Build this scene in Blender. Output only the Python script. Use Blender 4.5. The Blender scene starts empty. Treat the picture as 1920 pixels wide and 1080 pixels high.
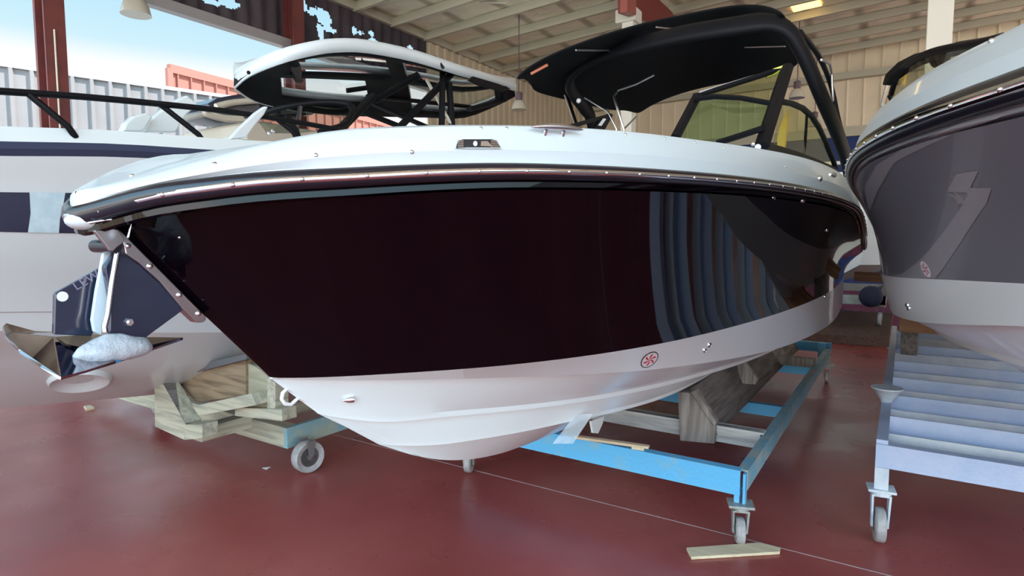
import bpy, bmesh, math, random
from mathutils import Vector, Matrix, noise
from mathutils.bvhtree import BVHTree
random.seed(7)
S = bpy.context.scene
C = S.collection
# ------------------------------------------------------------------ camera
CH, CF, TH, PS = 1.5, 1127.0, math.atan(90/1127.0), math.radians(33.0)
cd = bpy.data.cameras.new('camera'); cam = bpy.data.objects.new('camera', cd); C.objects.link(cam)
cd.sensor_width = 36; cd.lens = 36*CF/1920; cd.clip_start = .02; cd.clip_end = 400
cam.location = (0, 0, CH); cam.rotation_euler = (math.pi/2-TH, 0, PS)
S.camera = cam
# ------------------------------------------------------------------ sky
W = bpy.data.worlds.new('sky'); S.world = W; W.use_nodes = True
nt = W.node_tree; nt.nodes.clear()
out = nt.nodes.new('ShaderNodeOutputWorld'); bg = nt.nodes.new('ShaderNodeBackground')
tc = nt.nodes.new('ShaderNodeTexCoord'); sx = nt.nodes.new('ShaderNodeSeparateXYZ')
nt.links.new(tc.outputs['Generated'], sx.inputs[0])
cr = nt.nodes.new('ShaderNodeValToRGB'); e = cr.color_ramp.elements
e[0].position = 0.0; e[0].color = (.95, .97, 1, 1)
e[1].position = .232; e[1].color = (1.0, 1.0, 1.0, 1)
for p_, c_ in ((.262, (.62, .86, .96, 1)), (.33, (.48, .78, .95, 1)), (.5, (.42, .73, .95, 1)), (1, (.35, .6, .9, 1))):
    k = e.new(p_); k.color = c_
nt.links.new(sx.outputs['Z'], cr.inputs[0])
# extra brightness added to the sky behind the camera, to light the hall
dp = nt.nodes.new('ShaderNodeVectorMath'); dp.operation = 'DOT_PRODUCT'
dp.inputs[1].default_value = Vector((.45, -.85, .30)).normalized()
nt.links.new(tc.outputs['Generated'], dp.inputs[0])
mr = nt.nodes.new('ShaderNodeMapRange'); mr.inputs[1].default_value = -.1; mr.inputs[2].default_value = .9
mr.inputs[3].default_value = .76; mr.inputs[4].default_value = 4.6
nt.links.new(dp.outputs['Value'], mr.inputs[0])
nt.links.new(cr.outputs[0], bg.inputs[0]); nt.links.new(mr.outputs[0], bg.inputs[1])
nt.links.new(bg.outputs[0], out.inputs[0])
sd = bpy.data.lights.new('sun', 'SUN'); sd.energy = 11.0; sd.angle = .02; sd.color = (1, .96, .9)
sun = bpy.data.objects.new('sun', sd); C.objects.link(sun)
sun.rotation_euler = Vector((-.52, -.36, -.78)).to_track_quat('-Z', 'Y').to_euler()
S.view_settings.view_transform = 'Standard'; S.view_settings.look = 'None'
S.view_settings.exposure = 0.45; S.view_settings.gamma = 1; S.view_settings.use_curve_mapping = False

# ------------------------------------------------------------------ helpers
def ray(px, py):
    a = (px-960)/CF; b = (540-py)/CF
    fw = math.cos(TH)+math.sin(TH)*b; up = -math.sin(TH)+math.cos(TH)*b
    return Vector((math.cos(PS)*a-math.sin(PS)*fw, math.sin(PS)*a+math.cos(PS)*fw, up))
def at(px, py, X=None, Y=None, Z=None, T=None):
    r = ray(px, py)
    t = T if T is not None else (X/r.x if X is not None else (Y/r.y if Y is not None else (Z-CH)/r.z))
    return Vector((r.x*t, r.y*t, CH+r.z*t))
def mat(name, col, rough=.5, metal=0., coat=0., bump=0., bscale=30., var=0., vscale=4., col2=None, spec=.5, emis=0., alpha=1., trans=0., vlo=.4, vhi=.6):
    m = bpy.data.materials.new(name); m.use_nodes = True
    n = m.node_tree.nodes; l = m.node_tree.links; b = n['Principled BSDF']
    b.inputs['Base Color'].default_value = (*col, 1); b.inputs['Roughness'].default_value = rough
    b.inputs['Metallic'].default_value = metal; b.inputs['Coat Weight'].default_value = coat
    b.inputs['Coat Roughness'].default_value = .02; b.inputs['Specular IOR Level'].default_value = spec
    if emis: b.inputs['Emission Color'].default_value = (*col, 1); b.inputs['Emission Strength'].default_value = emis
    if trans: b.inputs['Transmission Weight'].default_value = trans
    b.inputs['Alpha'].default_value = alpha
    t = n.new('ShaderNodeTexCoord')
    if bump:
        z = n.new('ShaderNodeTexNoise'); z.inputs['Scale'].default_value = bscale; z.inputs['Detail'].default_value = 6
        u = n.new('ShaderNodeBump'); u.inputs['Strength'].default_value = bump; u.inputs['Distance'].default_value = .01
        l.new(t.outputs['Object'], z.inputs['Vector']); l.new(z.outputs['Fac'], u.inputs['Height']); l.new(u.outputs[0], b.inputs['Normal'])
    if col2:
        z = n.new('ShaderNodeTexNoise'); z.inputs['Scale'].default_value = vscale; z.inputs['Detail'].default_value = 8; z.inputs['Roughness'].default_value = .65
        q = n.new('ShaderNodeMapRange'); q.inputs[1].default_value = vlo; q.inputs[2].default_value = vhi
        x = n.new('ShaderNodeMix'); x.data_type = 'RGBA'; x.inputs[6].default_value = (*col, 1); x.inputs[7].default_value = (*col2, 1)
        l.new(t.outputs['Object'], z.inputs['Vector']); l.new(z.outputs['Fac'], q.inputs[0]); l.new(q.outputs[0], x.inputs[0]); l.new(x.outputs[2], b.inputs['Base Color'])
    return m
def woodmat(name, c1, c2, axis=1, sc=6., rough=.8):
    m = bpy.data.materials.new(name); m.use_nodes = True
    n = m.node_tree.nodes; l = m.node_tree.links; b = n['Principled BSDF']; b.inputs['Roughness'].default_value = rough
    t = n.new('ShaderNodeTexCoord'); mp = n.new('ShaderNodeMapping'); s = [sc*5]*3; s[axis] = sc*.4; mp.inputs['Scale'].default_value = s
    z = n.new('ShaderNodeTexNoise'); z.inputs['Scale'].default_value = 1; z.inputs['Detail'].default_value = 8; z.inputs['Distortion'].default_value = .6
    r = n.new('ShaderNodeValToRGB'); r.color_ramp.elements[0].position = .35; r.color_ramp.elements[0].color = (*c2, 1)
    r.color_ramp.elements[1].position = .6; r.color_ramp.elements[1].color = (*c1, 1)
    u = n.new('ShaderNodeBump'); u.inputs['Strength'].default_value = .4; u.inputs['Distance'].default_value = .004
    l.new(t.outputs['Object'], mp.inputs[0]); l.new(mp.outputs[0], z.inputs['Vector']); l.new(z.outputs['Fac'], r.inputs[0])
    l.new(r.outputs[0], b.inputs['Base Color']); l.new(z.outputs['Fac'], u.inputs['Height']); l.new(u.outputs[0], b.inputs['Normal'])
    return m
def glassmat(name, col, fac):
    m = bpy.data.materials.new(name); m.use_nodes = True
    n = m.node_tree.nodes; l = m.node_tree.links; n.clear()
    o = n.new('ShaderNodeOutputMaterial'); a = n.new('ShaderNodeBsdfTransparent'); a.inputs[0].default_value = (*col, 1)
    g = n.new('ShaderNodeBsdfGlossy'); g.inputs['Roughness'].default_value = .02
    x = n.new('ShaderNodeMixShader'); fr = n.new('ShaderNodeLayerWeight'); fr.inputs[0].default_value = .5
    pw = n.new('ShaderNodeMath'); pw.operation = 'POWER'; pw.inputs[1].default_value = 5; l.new(fr.outputs['Facing'], pw.inputs[0])
    ad = n.new('ShaderNodeMath'); ad.operation = 'MULTIPLY_ADD'; ad.inputs[1].default_value = .6; ad.inputs[2].default_value = fac; l.new(pw.outputs[0], ad.inputs[0])
    l.new(ad.outputs[0], x.inputs[0]); l.new(a.outputs[0], x.inputs[1]); l.new(g.outputs[0], x.inputs[2]); l.new(x.outputs[0], o.inputs[0])
    return m

class MB:
    def __init__(s): s.v = []; s.f = []
    def add(s, v, f):
        k = len(s.v); s.v += [Vector(p) for p in v]; s.f += [tuple(i+k for i in q) for q in f]; return s
    def box(s, lo, hi):
        x0, y0, z0 = lo; x1, y1, z1 = hi
        return s.add([(x0,y0,z0),(x1,y0,z0),(x1,y1,z0),(x0,y1,z0),(x0,y0,z1),(x1,y0,z1),(x1,y1,z1),(x0,y1,z1)],
                     [(0,3,2,1),(4,5,6,7),(0,1,5,4),(1,2,6,5),(2,3,7,6),(3,0,4,7)])
    def bar(s, a, b, w, h, up=(0,0,1)):
        a = Vector(a); b = Vector(b); d = (b-a).normalized(); u = Vector(up); u = (u-d*u.dot(d))
        if u.length < 1e-4: u = Vector((1,0,0)); u = u-d*u.dot(d)
        u.normalize(); r = d.cross(u)
        q = [r*x*w/2+u*y*h/2 for x, y in ((-1,-1),(1,-1),(1,1),(-1,1))]
        return s.add([a+p for p in q]+[b+p for p in q], [(0,3,2,1),(4,5,6,7),(0,1,5,4),(1,2,6,5),(2,3,7,6),(3,0,4,7)])
    def prism(s, pts, d):
        d = Vector(d); n = len(pts); p = [Vector(q) for q in pts]
        return s.add(p+[q+d for q in p], [tuple(range(n))[::-1], tuple(range(n, 2*n))]+[(i,(i+1)%n,(i+1)%n+n,i+n) for i in range(n)])
    def tube(s, pts, r, n=8, w=None, up=(0,0,1), closed=False):
        # r radius (or list); w: (wide, high) gives a flattened section
        pts = [Vector(p) for p in pts]; m = len(pts); rings = []; U = None
        for i, p in enumerate(pts):
            a = pts[i-1] if (i or closed) else p; b = pts[(i+1) % m] if (i < m-1 or closed) else p
            d = (b-a).normalized(); u = Vector(up) if U is None else U; u = u-d*u.dot(d)
            if u.length < 1e-3: u = Vector((1,0,0)); u = u-d*u.dot(d)
            u.normalize(); U = u; rr = d.cross(u); ri = r[i] if isinstance(r, (list, tuple)) else r
            ww, hh = (w[0], w[1]) if w else (ri, ri)
            rings.append([p+rr*math.cos(2*math.pi*k/n)*ww+u*math.sin(2*math.pi*k/n)*hh for k in range(n)])
        v = [q for g in rings for q in g]; f = []
        for i in range(m if closed else m-1):
            j = (i+1) % m
            for k in range(n): f.append((i*n+k, i*n+(k+1)%n, j*n+(k+1)%n, j*n+k))
        if not closed: f += [tuple(range(n))[::-1], tuple(range((m-1)*n, m*n))]
        return s.add(v, f)
    def cyl(s, a, b, r, n=20): return s.tube([a, b], r, n)
    def ball(s, c, r, n=8, sc=(1,1,1)):
        c = Vector(c); v = []; f = []
        for i in range(n+1):
            for k in range(2*n):
                t = math.pi*i/n; p = math.pi*k/n
                v.append(c+Vector((r*sc[0]*math.sin(t)*math.cos(p), r*sc[1]*math.sin(t)*math.sin(p), r*sc[2]*math.cos(t))))
        for i in range(n):
            for k in range(2*n): f.append((i*2*n+k, (i+1)*2*n+k, (i+1)*2*n+(k+1)%(2*n), i*2*n+(k+1)%(2*n)))
        return s.add(v, f)
    def lathe(s, c, prof, axis=(0,0,1), n=24):
        c = Vector(c); ax = Vector(axis).normalized(); u = ax.orthogonal().normalized(); w = ax.cross(u); v = []; f = []
        for r, h in prof:
            for k in range(n): v.append(c+ax*h+u*r*math.cos(2*math.pi*k/n)+w*r*math.sin(2*math.pi*k/n))
        for i in range(len(prof)-1):
            for k in range(n): f.append((i*n+k, i*n+(k+1)%n, (i+1)*n+(k+1)%n, (i+1)*n+k))
        f += [tuple(range(n))[::-1], tuple(range((len(prof)-1)*n, len(prof)*n))]
        return s.add(v, f)
    def grid(s, rows, closed=False):
        m = len(rows[0]); v = [p for r in rows for p in r]; f = []
        for i in range(len(rows)-1):
            for k in range(m-1): f.append((i*m+k, i*m+k+1, (i+1)*m+k+1, (i+1)*m+k))
        return s.add(v, f)
    def build(s, name, m, parent=None, smooth=None, bevel=0., solid=0., sub=0, weld=True, **kw):
        me = bpy.data.meshes.new(name); o = bpy.data.objects.new(name, me); C.objects.link(o)
        bm = bmesh.new(); vs = [bm.verts.new(p) for p in s.v]
        for q in s.f:
            try: bm.faces.new([vs[i] for i in q])
            except ValueError: pass
        if weld: bmesh.ops.remove_doubles(bm, verts=bm.verts, dist=1e-5)
        bmesh.ops.recalc_face_normals(bm, faces=bm.faces)
        bm.to_mesh(me); bm.free(); me.materials.append(m)
        if smooth is not None:
            me.polygons.foreach_set('use_smooth', [True]*len(me.polygons)); me.set_sharp_from_angle(angle=math.radians(smooth))
        if bevel:
            b = o.modifiers.new('bevel', 'BEVEL'); b.width = bevel; b.segments = 2; b.limit_method = 'ANGLE'
        if solid:
            b = o.modifiers.new('solid', 'SOLIDIFY'); b.thickness = solid; b.offset = 0
        if sub:
            b = o.modifiers.new('sub', 'SUBSURF'); b.levels = sub; b.render_levels = sub
        if parent:
            o.parent = parent
            if parent.parent is None: o.matrix_parent_inverse = Matrix.Translation(-Vector(parent.location))
        for k, q in kw.items(): o[k] = q
        return o
def root_loc(o):
    v = Vector(o.location)
    while o.parent: o = o.parent
    return Vector(o.location)
def thing(name, label, cat, loc=(0,0,0), group=None):
    o = bpy.data.objects.new(name, None); C.objects.link(o); o.location = loc; o['label'] = label; o['category'] = cat
    if group: o['group'] = group
    return o
def tag(o, label, cat, group=None):
    o['label'] = label; o['category'] = cat
    if group: o['group'] = group
    return o
def struct(o): o['kind'] = 'structure'; return o
def dup(root, delta, label=None):
    m = {}
    def cp(o, par):
        c = o.copy(); C.objects.link(c)
        if par: c.parent = par
        for ch in list(o.children): cp(ch, c)
        return c
    r = cp(root, None); r.location = Vector(root.location)+Vector(delta)
    if label: r['label'] = label
    return r
def interp(tab, y):
    if y <= tab[0][0]: return tab[0][1]
    if y >= tab[-1][0]: return tab[-1][1]
    n = len(tab)
    for i in range(n-1):
        if tab[i][0] <= y <= tab[i+1][0]: break
    def sl(k):
        if k <= 0: return (tab[1][1]-tab[0][1])/(tab[1][0]-tab[0][0])
        if k >= n-1: return (tab[-1][1]-tab[-2][1])/(tab[-1][0]-tab[-2][0])
        a = (tab[k][1]-tab[k-1][1])/(tab[k][0]-tab[k-1][0]); b = (tab[k+1][1]-tab[k][1])/(tab[k+1][0]-tab[k][0])
        ha = tab[k][0]-tab[k-1][0]; hb = tab[k+1][0]-tab[k][0]
        return (a*hb+b*ha)/(ha+hb)
    x0, y0 = tab[i]; x1, y1 = tab[i+1]; h = x1-x0; t = (y-x0)/h; m0 = sl(i)*h; m1 = sl(i+1)*h
    return (2*t**3-3*t**2+1)*y0+(t**3-2*t**2+t)*m0+(-2*t**3+3*t**2)*y1+(t**3-t**2)*m1

# a longitudinal line of a hull: half-breadth by a plan curve, height by a table
class Line:
    def __init__(s, Y0, hm, L, p, q, z, YE, narrow=.05):
        s.Y0, s.hm, s.L, s.p, s.q, s.z, s.YE, s.nr = Y0, hm, L, p, q, z, YE, narrow
    def h(s, Y):
        t = min(max((Y-s.Y0)/s.L, 0), 1); h = s.hm*(1-(1-t)**s.p)**(1/s.q)
        k = max(0, (Y-(s.YE-1.8))/1.8); return h-s.nr*k*k
    def zz(s, Y): return interp(s.z, Y)
    def row(s, n, dh=0., dz=0., taper=None):
        out = []
        for i in range(n+1):
            u = i/n; Y = s.Y0+(s.YE-s.Y0)*u**1.9; w = 1 if taper is None else min(1, u/taper)
            out.append((max(0, s.h(Y)+dh*w) if u > 0 else 0, Y, s.zz(Y)+dz*w))
        return out
def mixrow(a, b, t, bulge=0.):
    return [((1-t)*p[0]+t*q[0]-bulge*(4*t*(1-t))*min(1, 6*max(p[0], q[0])), (1-t)*p[1]+t*q[1], (1-t)*p[2]+t*q[2]) for p, q in zip(a, b)]
def hullmesh(rows, xc):
    m = MB()
    for sg in (1, -1): m.grid([[Vector((xc+sg*p[0], p[1], p[2])) for p in r] for r in rows])
    return m
def bvh_of(*mbs):
    v = []; f = []
    for m in mbs:
        k = len(v); v += m.v; f += [tuple(i+k for i in q) for q in m.f]
    return BVHTree.FromPolygons(v, f)
def hit(bv, px, py, off=0.):
    r = ray(px, py).normalized(); o = Vector((0, 0, CH)); p, n, i, d = bv.ray_cast(o, r)
    if p is None: return None, None
    if n.dot(r) > 0: n = -n
    return p+n*off, n
def decal(name, poly, bv, m, parent, off=.0015, cut=3, solid=.001, **kw):
    bm = bmesh.new(); f = bm.faces.new([bm.verts.new((x, y, 0)) for x, y in poly])
    bmesh.ops.triangulate(bm, faces=bm.faces)
    for _ in range(cut): bmesh.ops.subdivide_edges(bm, edges=bm.edges, cuts=1, use_grid_fill=True)
    bmesh.ops.triangulate(bm, faces=bm.faces)
    mb = MB(); idx = {}; ok = set()
    for v in bm.verts:
        p, n = hit(bv, v.co.x, v.co.y, off)
        idx[v.index] = len(mb.v); mb.v.append(p if p else Vector((0, 0, -99)))
        if p: ok.add(v.index)
    bm.verts.index_update(); bm.verts.ensure_lookup_table()
    mb.v = []; ok = set()
    for v in bm.verts:
        p, n = hit(bv, v.co.x, v.co.y, off); mb.v.append(p if p else Vector((0, 0, -99)))
        if p: ok.add(v.index)
    for q in bm.faces:
        ii = [v.index for v in q.verts]
        if all(i in ok for i in ii): mb.f.append(tuple(ii))
    bm.free()
    used = sorted({i for q in mb.f for i in q}); mp = {a: b for b, a in enumerate(used)}
    mb.v = [mb.v[i] for i in used]; mb.f = [tuple(mp[i] for i in q) for q in mb.f]
    return mb.build(name, m, parent, smooth=40, **kw)
def ell(cx, cy, a, b, rot=0, n=20):
    r = math.radians(rot)
    return [(cx+a*math.cos(t)*math.cos(r)-b*math.sin(t)*math.sin(r), cy+a*math.cos(t)*math.sin(r)+b*math.sin(t)*math.cos(r)) for t in [2*math.pi*i/n for i in range(n)]]

# ------------------------------------------------------------------ materials
M = {}
M['gel'] = mat('white gelcoat', (.62, .66, .69), .3, coat=.25)
M['gelw'] = mat('white gelcoat bottom', (.76, .84, .86), .3, coat=.4)
M['cream'] = mat('pale gelcoat', (.60, .64, .66), .3, coat=.4)
M['black'] = mat('black gelcoat', (.003, .0012, .003), .03, spec=.25)
M['grey'] = mat('grey gelcoat', (.15, .158, .195), .3, coat=.25)
M['grey2'] = mat('light grey gelcoat', (.27, .275, .31), .35, coat=.2)
M['rub'] = mat('black rubber', (.010, .009, .016), .22, coat=.12)
M['chrome'] = mat('polished steel', (.82, .82, .85), .08, metal=1.)
M['steel'] = mat('brushed steel', (.55, .53, .55), .3, metal=1.)
M['navy'] = mat('dark glossy plate', (.016, .022, .05), .15, coat=.6)
M['frame'] = mat('black satin metal', (.005, .005, .007), .5, spec=.15)
M['canvas'] = mat('black canvas', (.004, .005, .007), .85, bump=.3, bscale=300, spec=.2)
M['glass'] = glassmat('green tinted glass', (.42, .62, .38), .05)
M['glass2'] = glassmat('yellow tinted glass', (.62, .66, .42), .05)
M['glassr'] = glassmat('clear roof glass', (.75, .82, .82), .05)
M['film'] = mat('crumpled white film', (.42, .46, .52), .4, bump=.8, bscale=40)
M['sleeve'] = mat('smooth white film', (.62, .74, .82), .25, coat=.5)
M['white'] = mat('white plastic', (.8, .8, .82), .4)
M['red'] = mat('red print', (.65, .02, .05), .4)
M['blk'] = mat('black print', (.01, .01, .012), .5)
M['blue'] = mat('sky blue paint', (.10, .42, .72), .55, col2=(.22, .42, .52), vscale=7, vlo=.52, vhi=.72, bump=.25, bscale=40)
M['bluew'] = mat('worn blue paint', (.14, .34, .46), .65, col2=(.30, .36, .36), vscale=9, bump=.3, bscale=40, vlo=.45, vhi=.58)
M['palebl'] = mat('pale blue paint', (.36, .46, .66), .55, col2=(.42, .50, .68), vscale=6, bump=.3, bscale=30)
M['paleb2'] = mat('whitish blue paint', (.55, .62, .68), .6, col2=(.44, .52, .62), vscale=5, bump=.3, bscale=30)
M['galv'] = mat('galvanised plate', (.42, .46, .46), .5, metal=.5, col2=(.3, .32, .3), vscale=20)
M['wheel'] = mat('grey rubber wheel', (.36, .35, .36), .6, col2=(.28, .27, .27), vscale=30)
M['hubd'] = mat('dark wheel hub', (.12, .11, .11), .6)
M['lum'] = woodmat('weathered pale timber', (.46, .44, .35), (.28, .26, .20), 1)
M['lumx'] = woodmat('weathered pale timber x', (.46, .44, .34), (.27, .27, .22), 0)
M['lumb'] = woodmat('brown board', (.30, .22, .14), (.16, .11, .07), 0)
M['lumz'] = woodmat('plywood end', (.44, .42, .32), (.30, .28, .20), 0, sc=3)
M['lumg'] = woodmat('grey timber', (.20, .18, .17), (.10, .09, .09), 1)
M['lumgz'] = woodmat('grey timber upright', (.32, .30, .28), (.15, .14, .13), 2)
M['lumw'] = woodmat('whitewashed timber', (.50, .52, .52), (.32, .34, .34), 0)
M['pine'] = woodmat('fresh pine', (.62, .52, .36), (.50, .40, .27), 0)
M['oak'] = woodmat('brown timber', (.38, .22, .12), (.24, .13, .07), 0)
M['carpet'] = mat('grey carpet strip', (.13, .13, .14), .95, bump=.5, bscale=200)
M['redsteel'] = mat('red oxide steel', (.16, .035, .03), .6, col2=(.12, .03, .03))
M['redst2'] = mat('red painted steel', (.20, .03, .025), .5)
M['whitecol'] = mat('white painted column', (.74, .72, .64), .6)
M['purlin'] = mat('beige painted steel', (.46, .43, .33), .6)
M['dark'] = mat('dark torn cladding', (.035, .026, .035), .8, col2=(.06, .045, .055), vscale=1.5)
M['lintel'] = mat('steel lintel', (.30, .28, .29), .5)
M['siding'] = mat('tan metal siding', (.52, .43, .30), .6, col2=(.47, .39, .27), vscale=.6)
M['siding2'] = mat('cream metal siding', (.78, .67, .49), .6, col2=(.72, .61, .45), vscale=.5)
M['fence'] = mat('grey metal fence', (.19, .175, .175), .6, col2=(.17, .16, .16), vscale=.7)
M['coral'] = mat('coral metal cladding', (.24, .08, .06), .6)
M['corald'] = mat('coral cladding groove', (.30, .10, .08), .6)
M['bluewall'] = mat('dark blue shutter', (.03, .05, .16), .8, spec=.2)
M['lampsh'] = mat('ribbed lamp shade', (.50, .47, .40), .25, coat=.3)
M['lampb'] = mat('lamp socket', (.10, .06, .08), .5)
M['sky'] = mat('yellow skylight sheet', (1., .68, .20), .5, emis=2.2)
M['ylw'] = mat('yellow strip', (.62, .60, .10), .5)
M['amber'] = mat('amber foam strip', (.95, .52, .12), .6)
M['navyfab'] = mat('navy cover', (.02, .025, .06), .8)
M['groove'] = mat('pale saw cut', (.42, .34, .34), .8)

# floor: glossy dark red painted concrete, mottled, with uneven polish
m = bpy.data.materials.new('red painted concrete'); m.use_nodes = True; n = m.node_tree.nodes; l = m.node_tree.links; b = n['Principled BSDF']
t = n.new('ShaderNodeTexCoord'); z = n.new('ShaderNodeTexNoise'); z.inputs['Scale'].default_value = 1.1; z.inputs['Detail'].default_value = 5; z.inputs['Roughness'].default_value = .5
r = n.new('ShaderNodeValToRGB'); E_ = r.color_ramp.elements; E_[0].position = .3; E_[0].color = (.23, .040, .036, 1); E_[1].position = .72; E_[1].color = (.36, .088, .080, 1)
k = E_.new(.5); k.color = (.29, .057, .053, 1)
z2 = n.new('ShaderNodeTexNoise'); z2.inputs['Scale'].default_value = 1.6; z2.inputs['Detail'].default_value = 4
q = n.new('ShaderNodeMapRange'); q.inputs[1].default_value = .3; q.inputs[2].default_value = .75; q.inputs[3].default_value = .22; q.inputs[4].default_value = .42
z3 = n.new('ShaderNodeTexNoise'); z3.inputs['Scale'].default_value = 5; z3.inputs['Detail'].default_value = 5
u = n.new('ShaderNodeBump'); u.inputs['Strength'].default_value = .0; u.inputs['Distance'].default_value = .01
for a_ in (z, z2, z3): l.new(t.outputs['Object'], a_.inputs['Vector'])
l.new(z.outputs['Fac'], r.inputs[0]); l.new(r.outputs[0], b.inputs['Base Color']); l.new(z2.outputs['Fac'], q.inputs[0]); l.new(q.outputs[0], b.inputs['Roughness'])
l.new(z3.outputs['Fac'], u.inputs['Height']); l.new(u.outputs[0], b.inputs['Normal']); b.inputs['Specular IOR Level'].default_value = .6
M['floor'] = m
# ceiling: cream insulation blanket with soft seams
m = bpy.data.materials.new('cream insulation'); m.use_nodes = True; n = m.node_tree.nodes; l = m.node_tree.links; b = n['Principled BSDF']; b.inputs['Roughness'].default_value = .7
t = n.new('ShaderNodeTexCoord'); wv = n.new('ShaderNodeTexWave'); wv.bands_direction = 'X'; wv.inputs['Scale'].default_value = .26; wv.inputs['Distortion'].default_value = 1.5; wv.inputs['Detail'].default_value = 2
r = n.new('ShaderNodeValToRGB'); E_ = r.color_ramp.elements; E_[0].position = .0; E_[0].color = (.46, .41, .28, 1); E_[1].position = .14; E_[1].color = (.86, .80, .60, 1)
z = n.new('ShaderNodeTexNoise'); z.inputs['Scale'].default_value = 2; u = n.new('ShaderNodeBump'); u.inputs['Strength'].default_value = .7; u.inputs['Distance'].default_value = .2
l.new(t.outputs['Object'], wv.inputs['Vector']); l.new(wv.outputs['Fac'], r.inputs[0]); l.new(r.outputs[0], b.inputs['Base Color']); l.new(t.outputs['Object'], z.inputs['Vector'])
l.new(z.outputs['Fac'], u.inputs['Height']); l.new(u.outputs[0], b.inputs['Normal'])
M['ceil'] = m

def ribbed(p0, p1, z0, z1, pitch, depth, rib=.35, ztop=None):
    # a vertical sheet from p0 to p1 with trapezoid ribs standing proud to the left of p0->p1
    p0 = Vector(p0); p1 = Vector(p1); d = p1-p0; L = d.length; d.normalize(); nrm = Vector((-d.y, d.x, 0)); prof = []; s = 0
    while s < L:
        prof += [(s, 0), (min(L, s+pitch*(1-rib)), 0), (min(L, s+pitch*(1-rib*.75)), depth), (min(L, s+pitch*(1-rib*.25)), depth)]; s += pitch
    prof.append((L, 0)); m = MB()
    lo = [p0+d*a+nrm*b+Vector((0, 0, z0)) for a, b in prof]
    hi = [p0+d*a+nrm*b+Vector((0, 0, z1 if ztop is None else ztop(a))) for a, b in prof]
    return m.grid([lo, hi])
# ------------------------------------------------------------------ the hall
XL, YE, YO = -11.0, 22.0, 12.7
def roofz(x): return 7.0+.04*(x-XL)
struct(MB().box((XL-.3, -9.3, -.2), (13.3, 32, 0)).build('floor', M['floor']))
struct(MB().box((-60, -60, -.25), (60, 60, -.02)).build('ground', mat('pale bounce concrete', (.68, .64, .57), .8, col2=(.60, .57, .50), vscale=.5)))  # pale yard added outside the hall to bounce light up onto the ceiling
yw = thing('reflection_wall', 'unseen cream ribbed wall added behind the camera to reflect in the black hull', 'building', (0, -30, 0))  # unseen, added so that cream bands reflect in the black hull
ribbed((-26, -30, 0), (-3.2, -30, 0), 0, 5.4, .9, .1, rib=.2).build('cladding', M['siding2'], yw, solid=.03)
ribbed((-1.2, -30, 0), (22, -30, 0), 0, 5.4, .9, .1, rib=.2).build('cladding', M['siding2'], yw, solid=.03)
# saw cut joints in the floor
a0 = at(845.6, 870.6, Z=0.0); a1 = at(1600, 1062, Z=0.0); dd = (a1-a0).normalized()
struct(MB().bar(a0-dd*6+Vector((0,0,.0006)), a1+dd*6+Vector((0,0,.0006)), .006, .001).build('trim_1', M['groove']))
def onroof(px, py, d=.03):
    r = ray(px, py); t_ = (roofz(0)-CH-d)/(r.z-.04*r.x); return Vector((r.x*t_, r.y*t_, CH+r.z*t_))
sk = [onroof(1478, 2), onroof(1532, -8), onroof(1541, 11), onroof(1488, 23)]
ce = struct(MB().add([(XL-.3, -4.5, roofz(XL-.3)), (13, -4.5, roofz(13)), (13, YE+.3, roofz(13)), (XL-.3, YE+.3, roofz(XL-.3)),
                      (XL-.3, -4.5, roofz(XL-.3)+.2), (13, -4.5, roofz(13)+.2), (13, YE+.3, roofz(13)+.2), (XL-.3, YE+.3, roofz(XL-.3)+.2)],
                     [(0,3,2,1),(4,5,6,7),(0,1,5,4),(1,2,6,5),(2,3,7,6),(3,0,4,7)]).build('ceiling', M['ceil']))
y = (sum(p.y for p in sk)/4-.61) % 1.22-4.88
while y < YE-.2:
    MB().bar((XL+.05, y, roofz(XL)-.11), (12.9, y, roofz(12.9)-.11), .09, .20).build('purlin', M['purlin'], ce)
    y += 1.22
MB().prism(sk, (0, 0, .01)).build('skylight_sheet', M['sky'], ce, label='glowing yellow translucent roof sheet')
# left (open) wall: siding beyond the openings, torn dark cladding band above them
wl = struct(ribbed((XL, YE, 0), (XL, YO, 0), 0, roofz(XL), .33, .05, rib=.5).build('wall_left', M['siding'], solid=.02))
MB().box((XL-.1, -9, 5.50), (XL+.08, YO, 5.68)).build('lintel', M['lintel'], wl)
MB().bar((XL+.06, -9, 6.93), (XL+.06, YE, 6.93), .12, .22).build('rake_beam', M['purlin'], wl)
holes = []
for hx, hy, w_, h_ in ((398,3,10,5),(432,6,13,7),(573,12,4,8),(586,22,5,5),(593,21,3,6),(602,28,6,9),(613,36,9,11),(618,55,9,6),(604,62,4,12),(597,50,3,5),
                       (666,57,4,5),(675,62,4,4),(683,61,2,2),(697,63,7,4),(701,78,8,6),(694,85,6,4),(770,90,6,5),(776,97,4,3)):
    holes.append((hx, hy, w_, h_))
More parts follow.
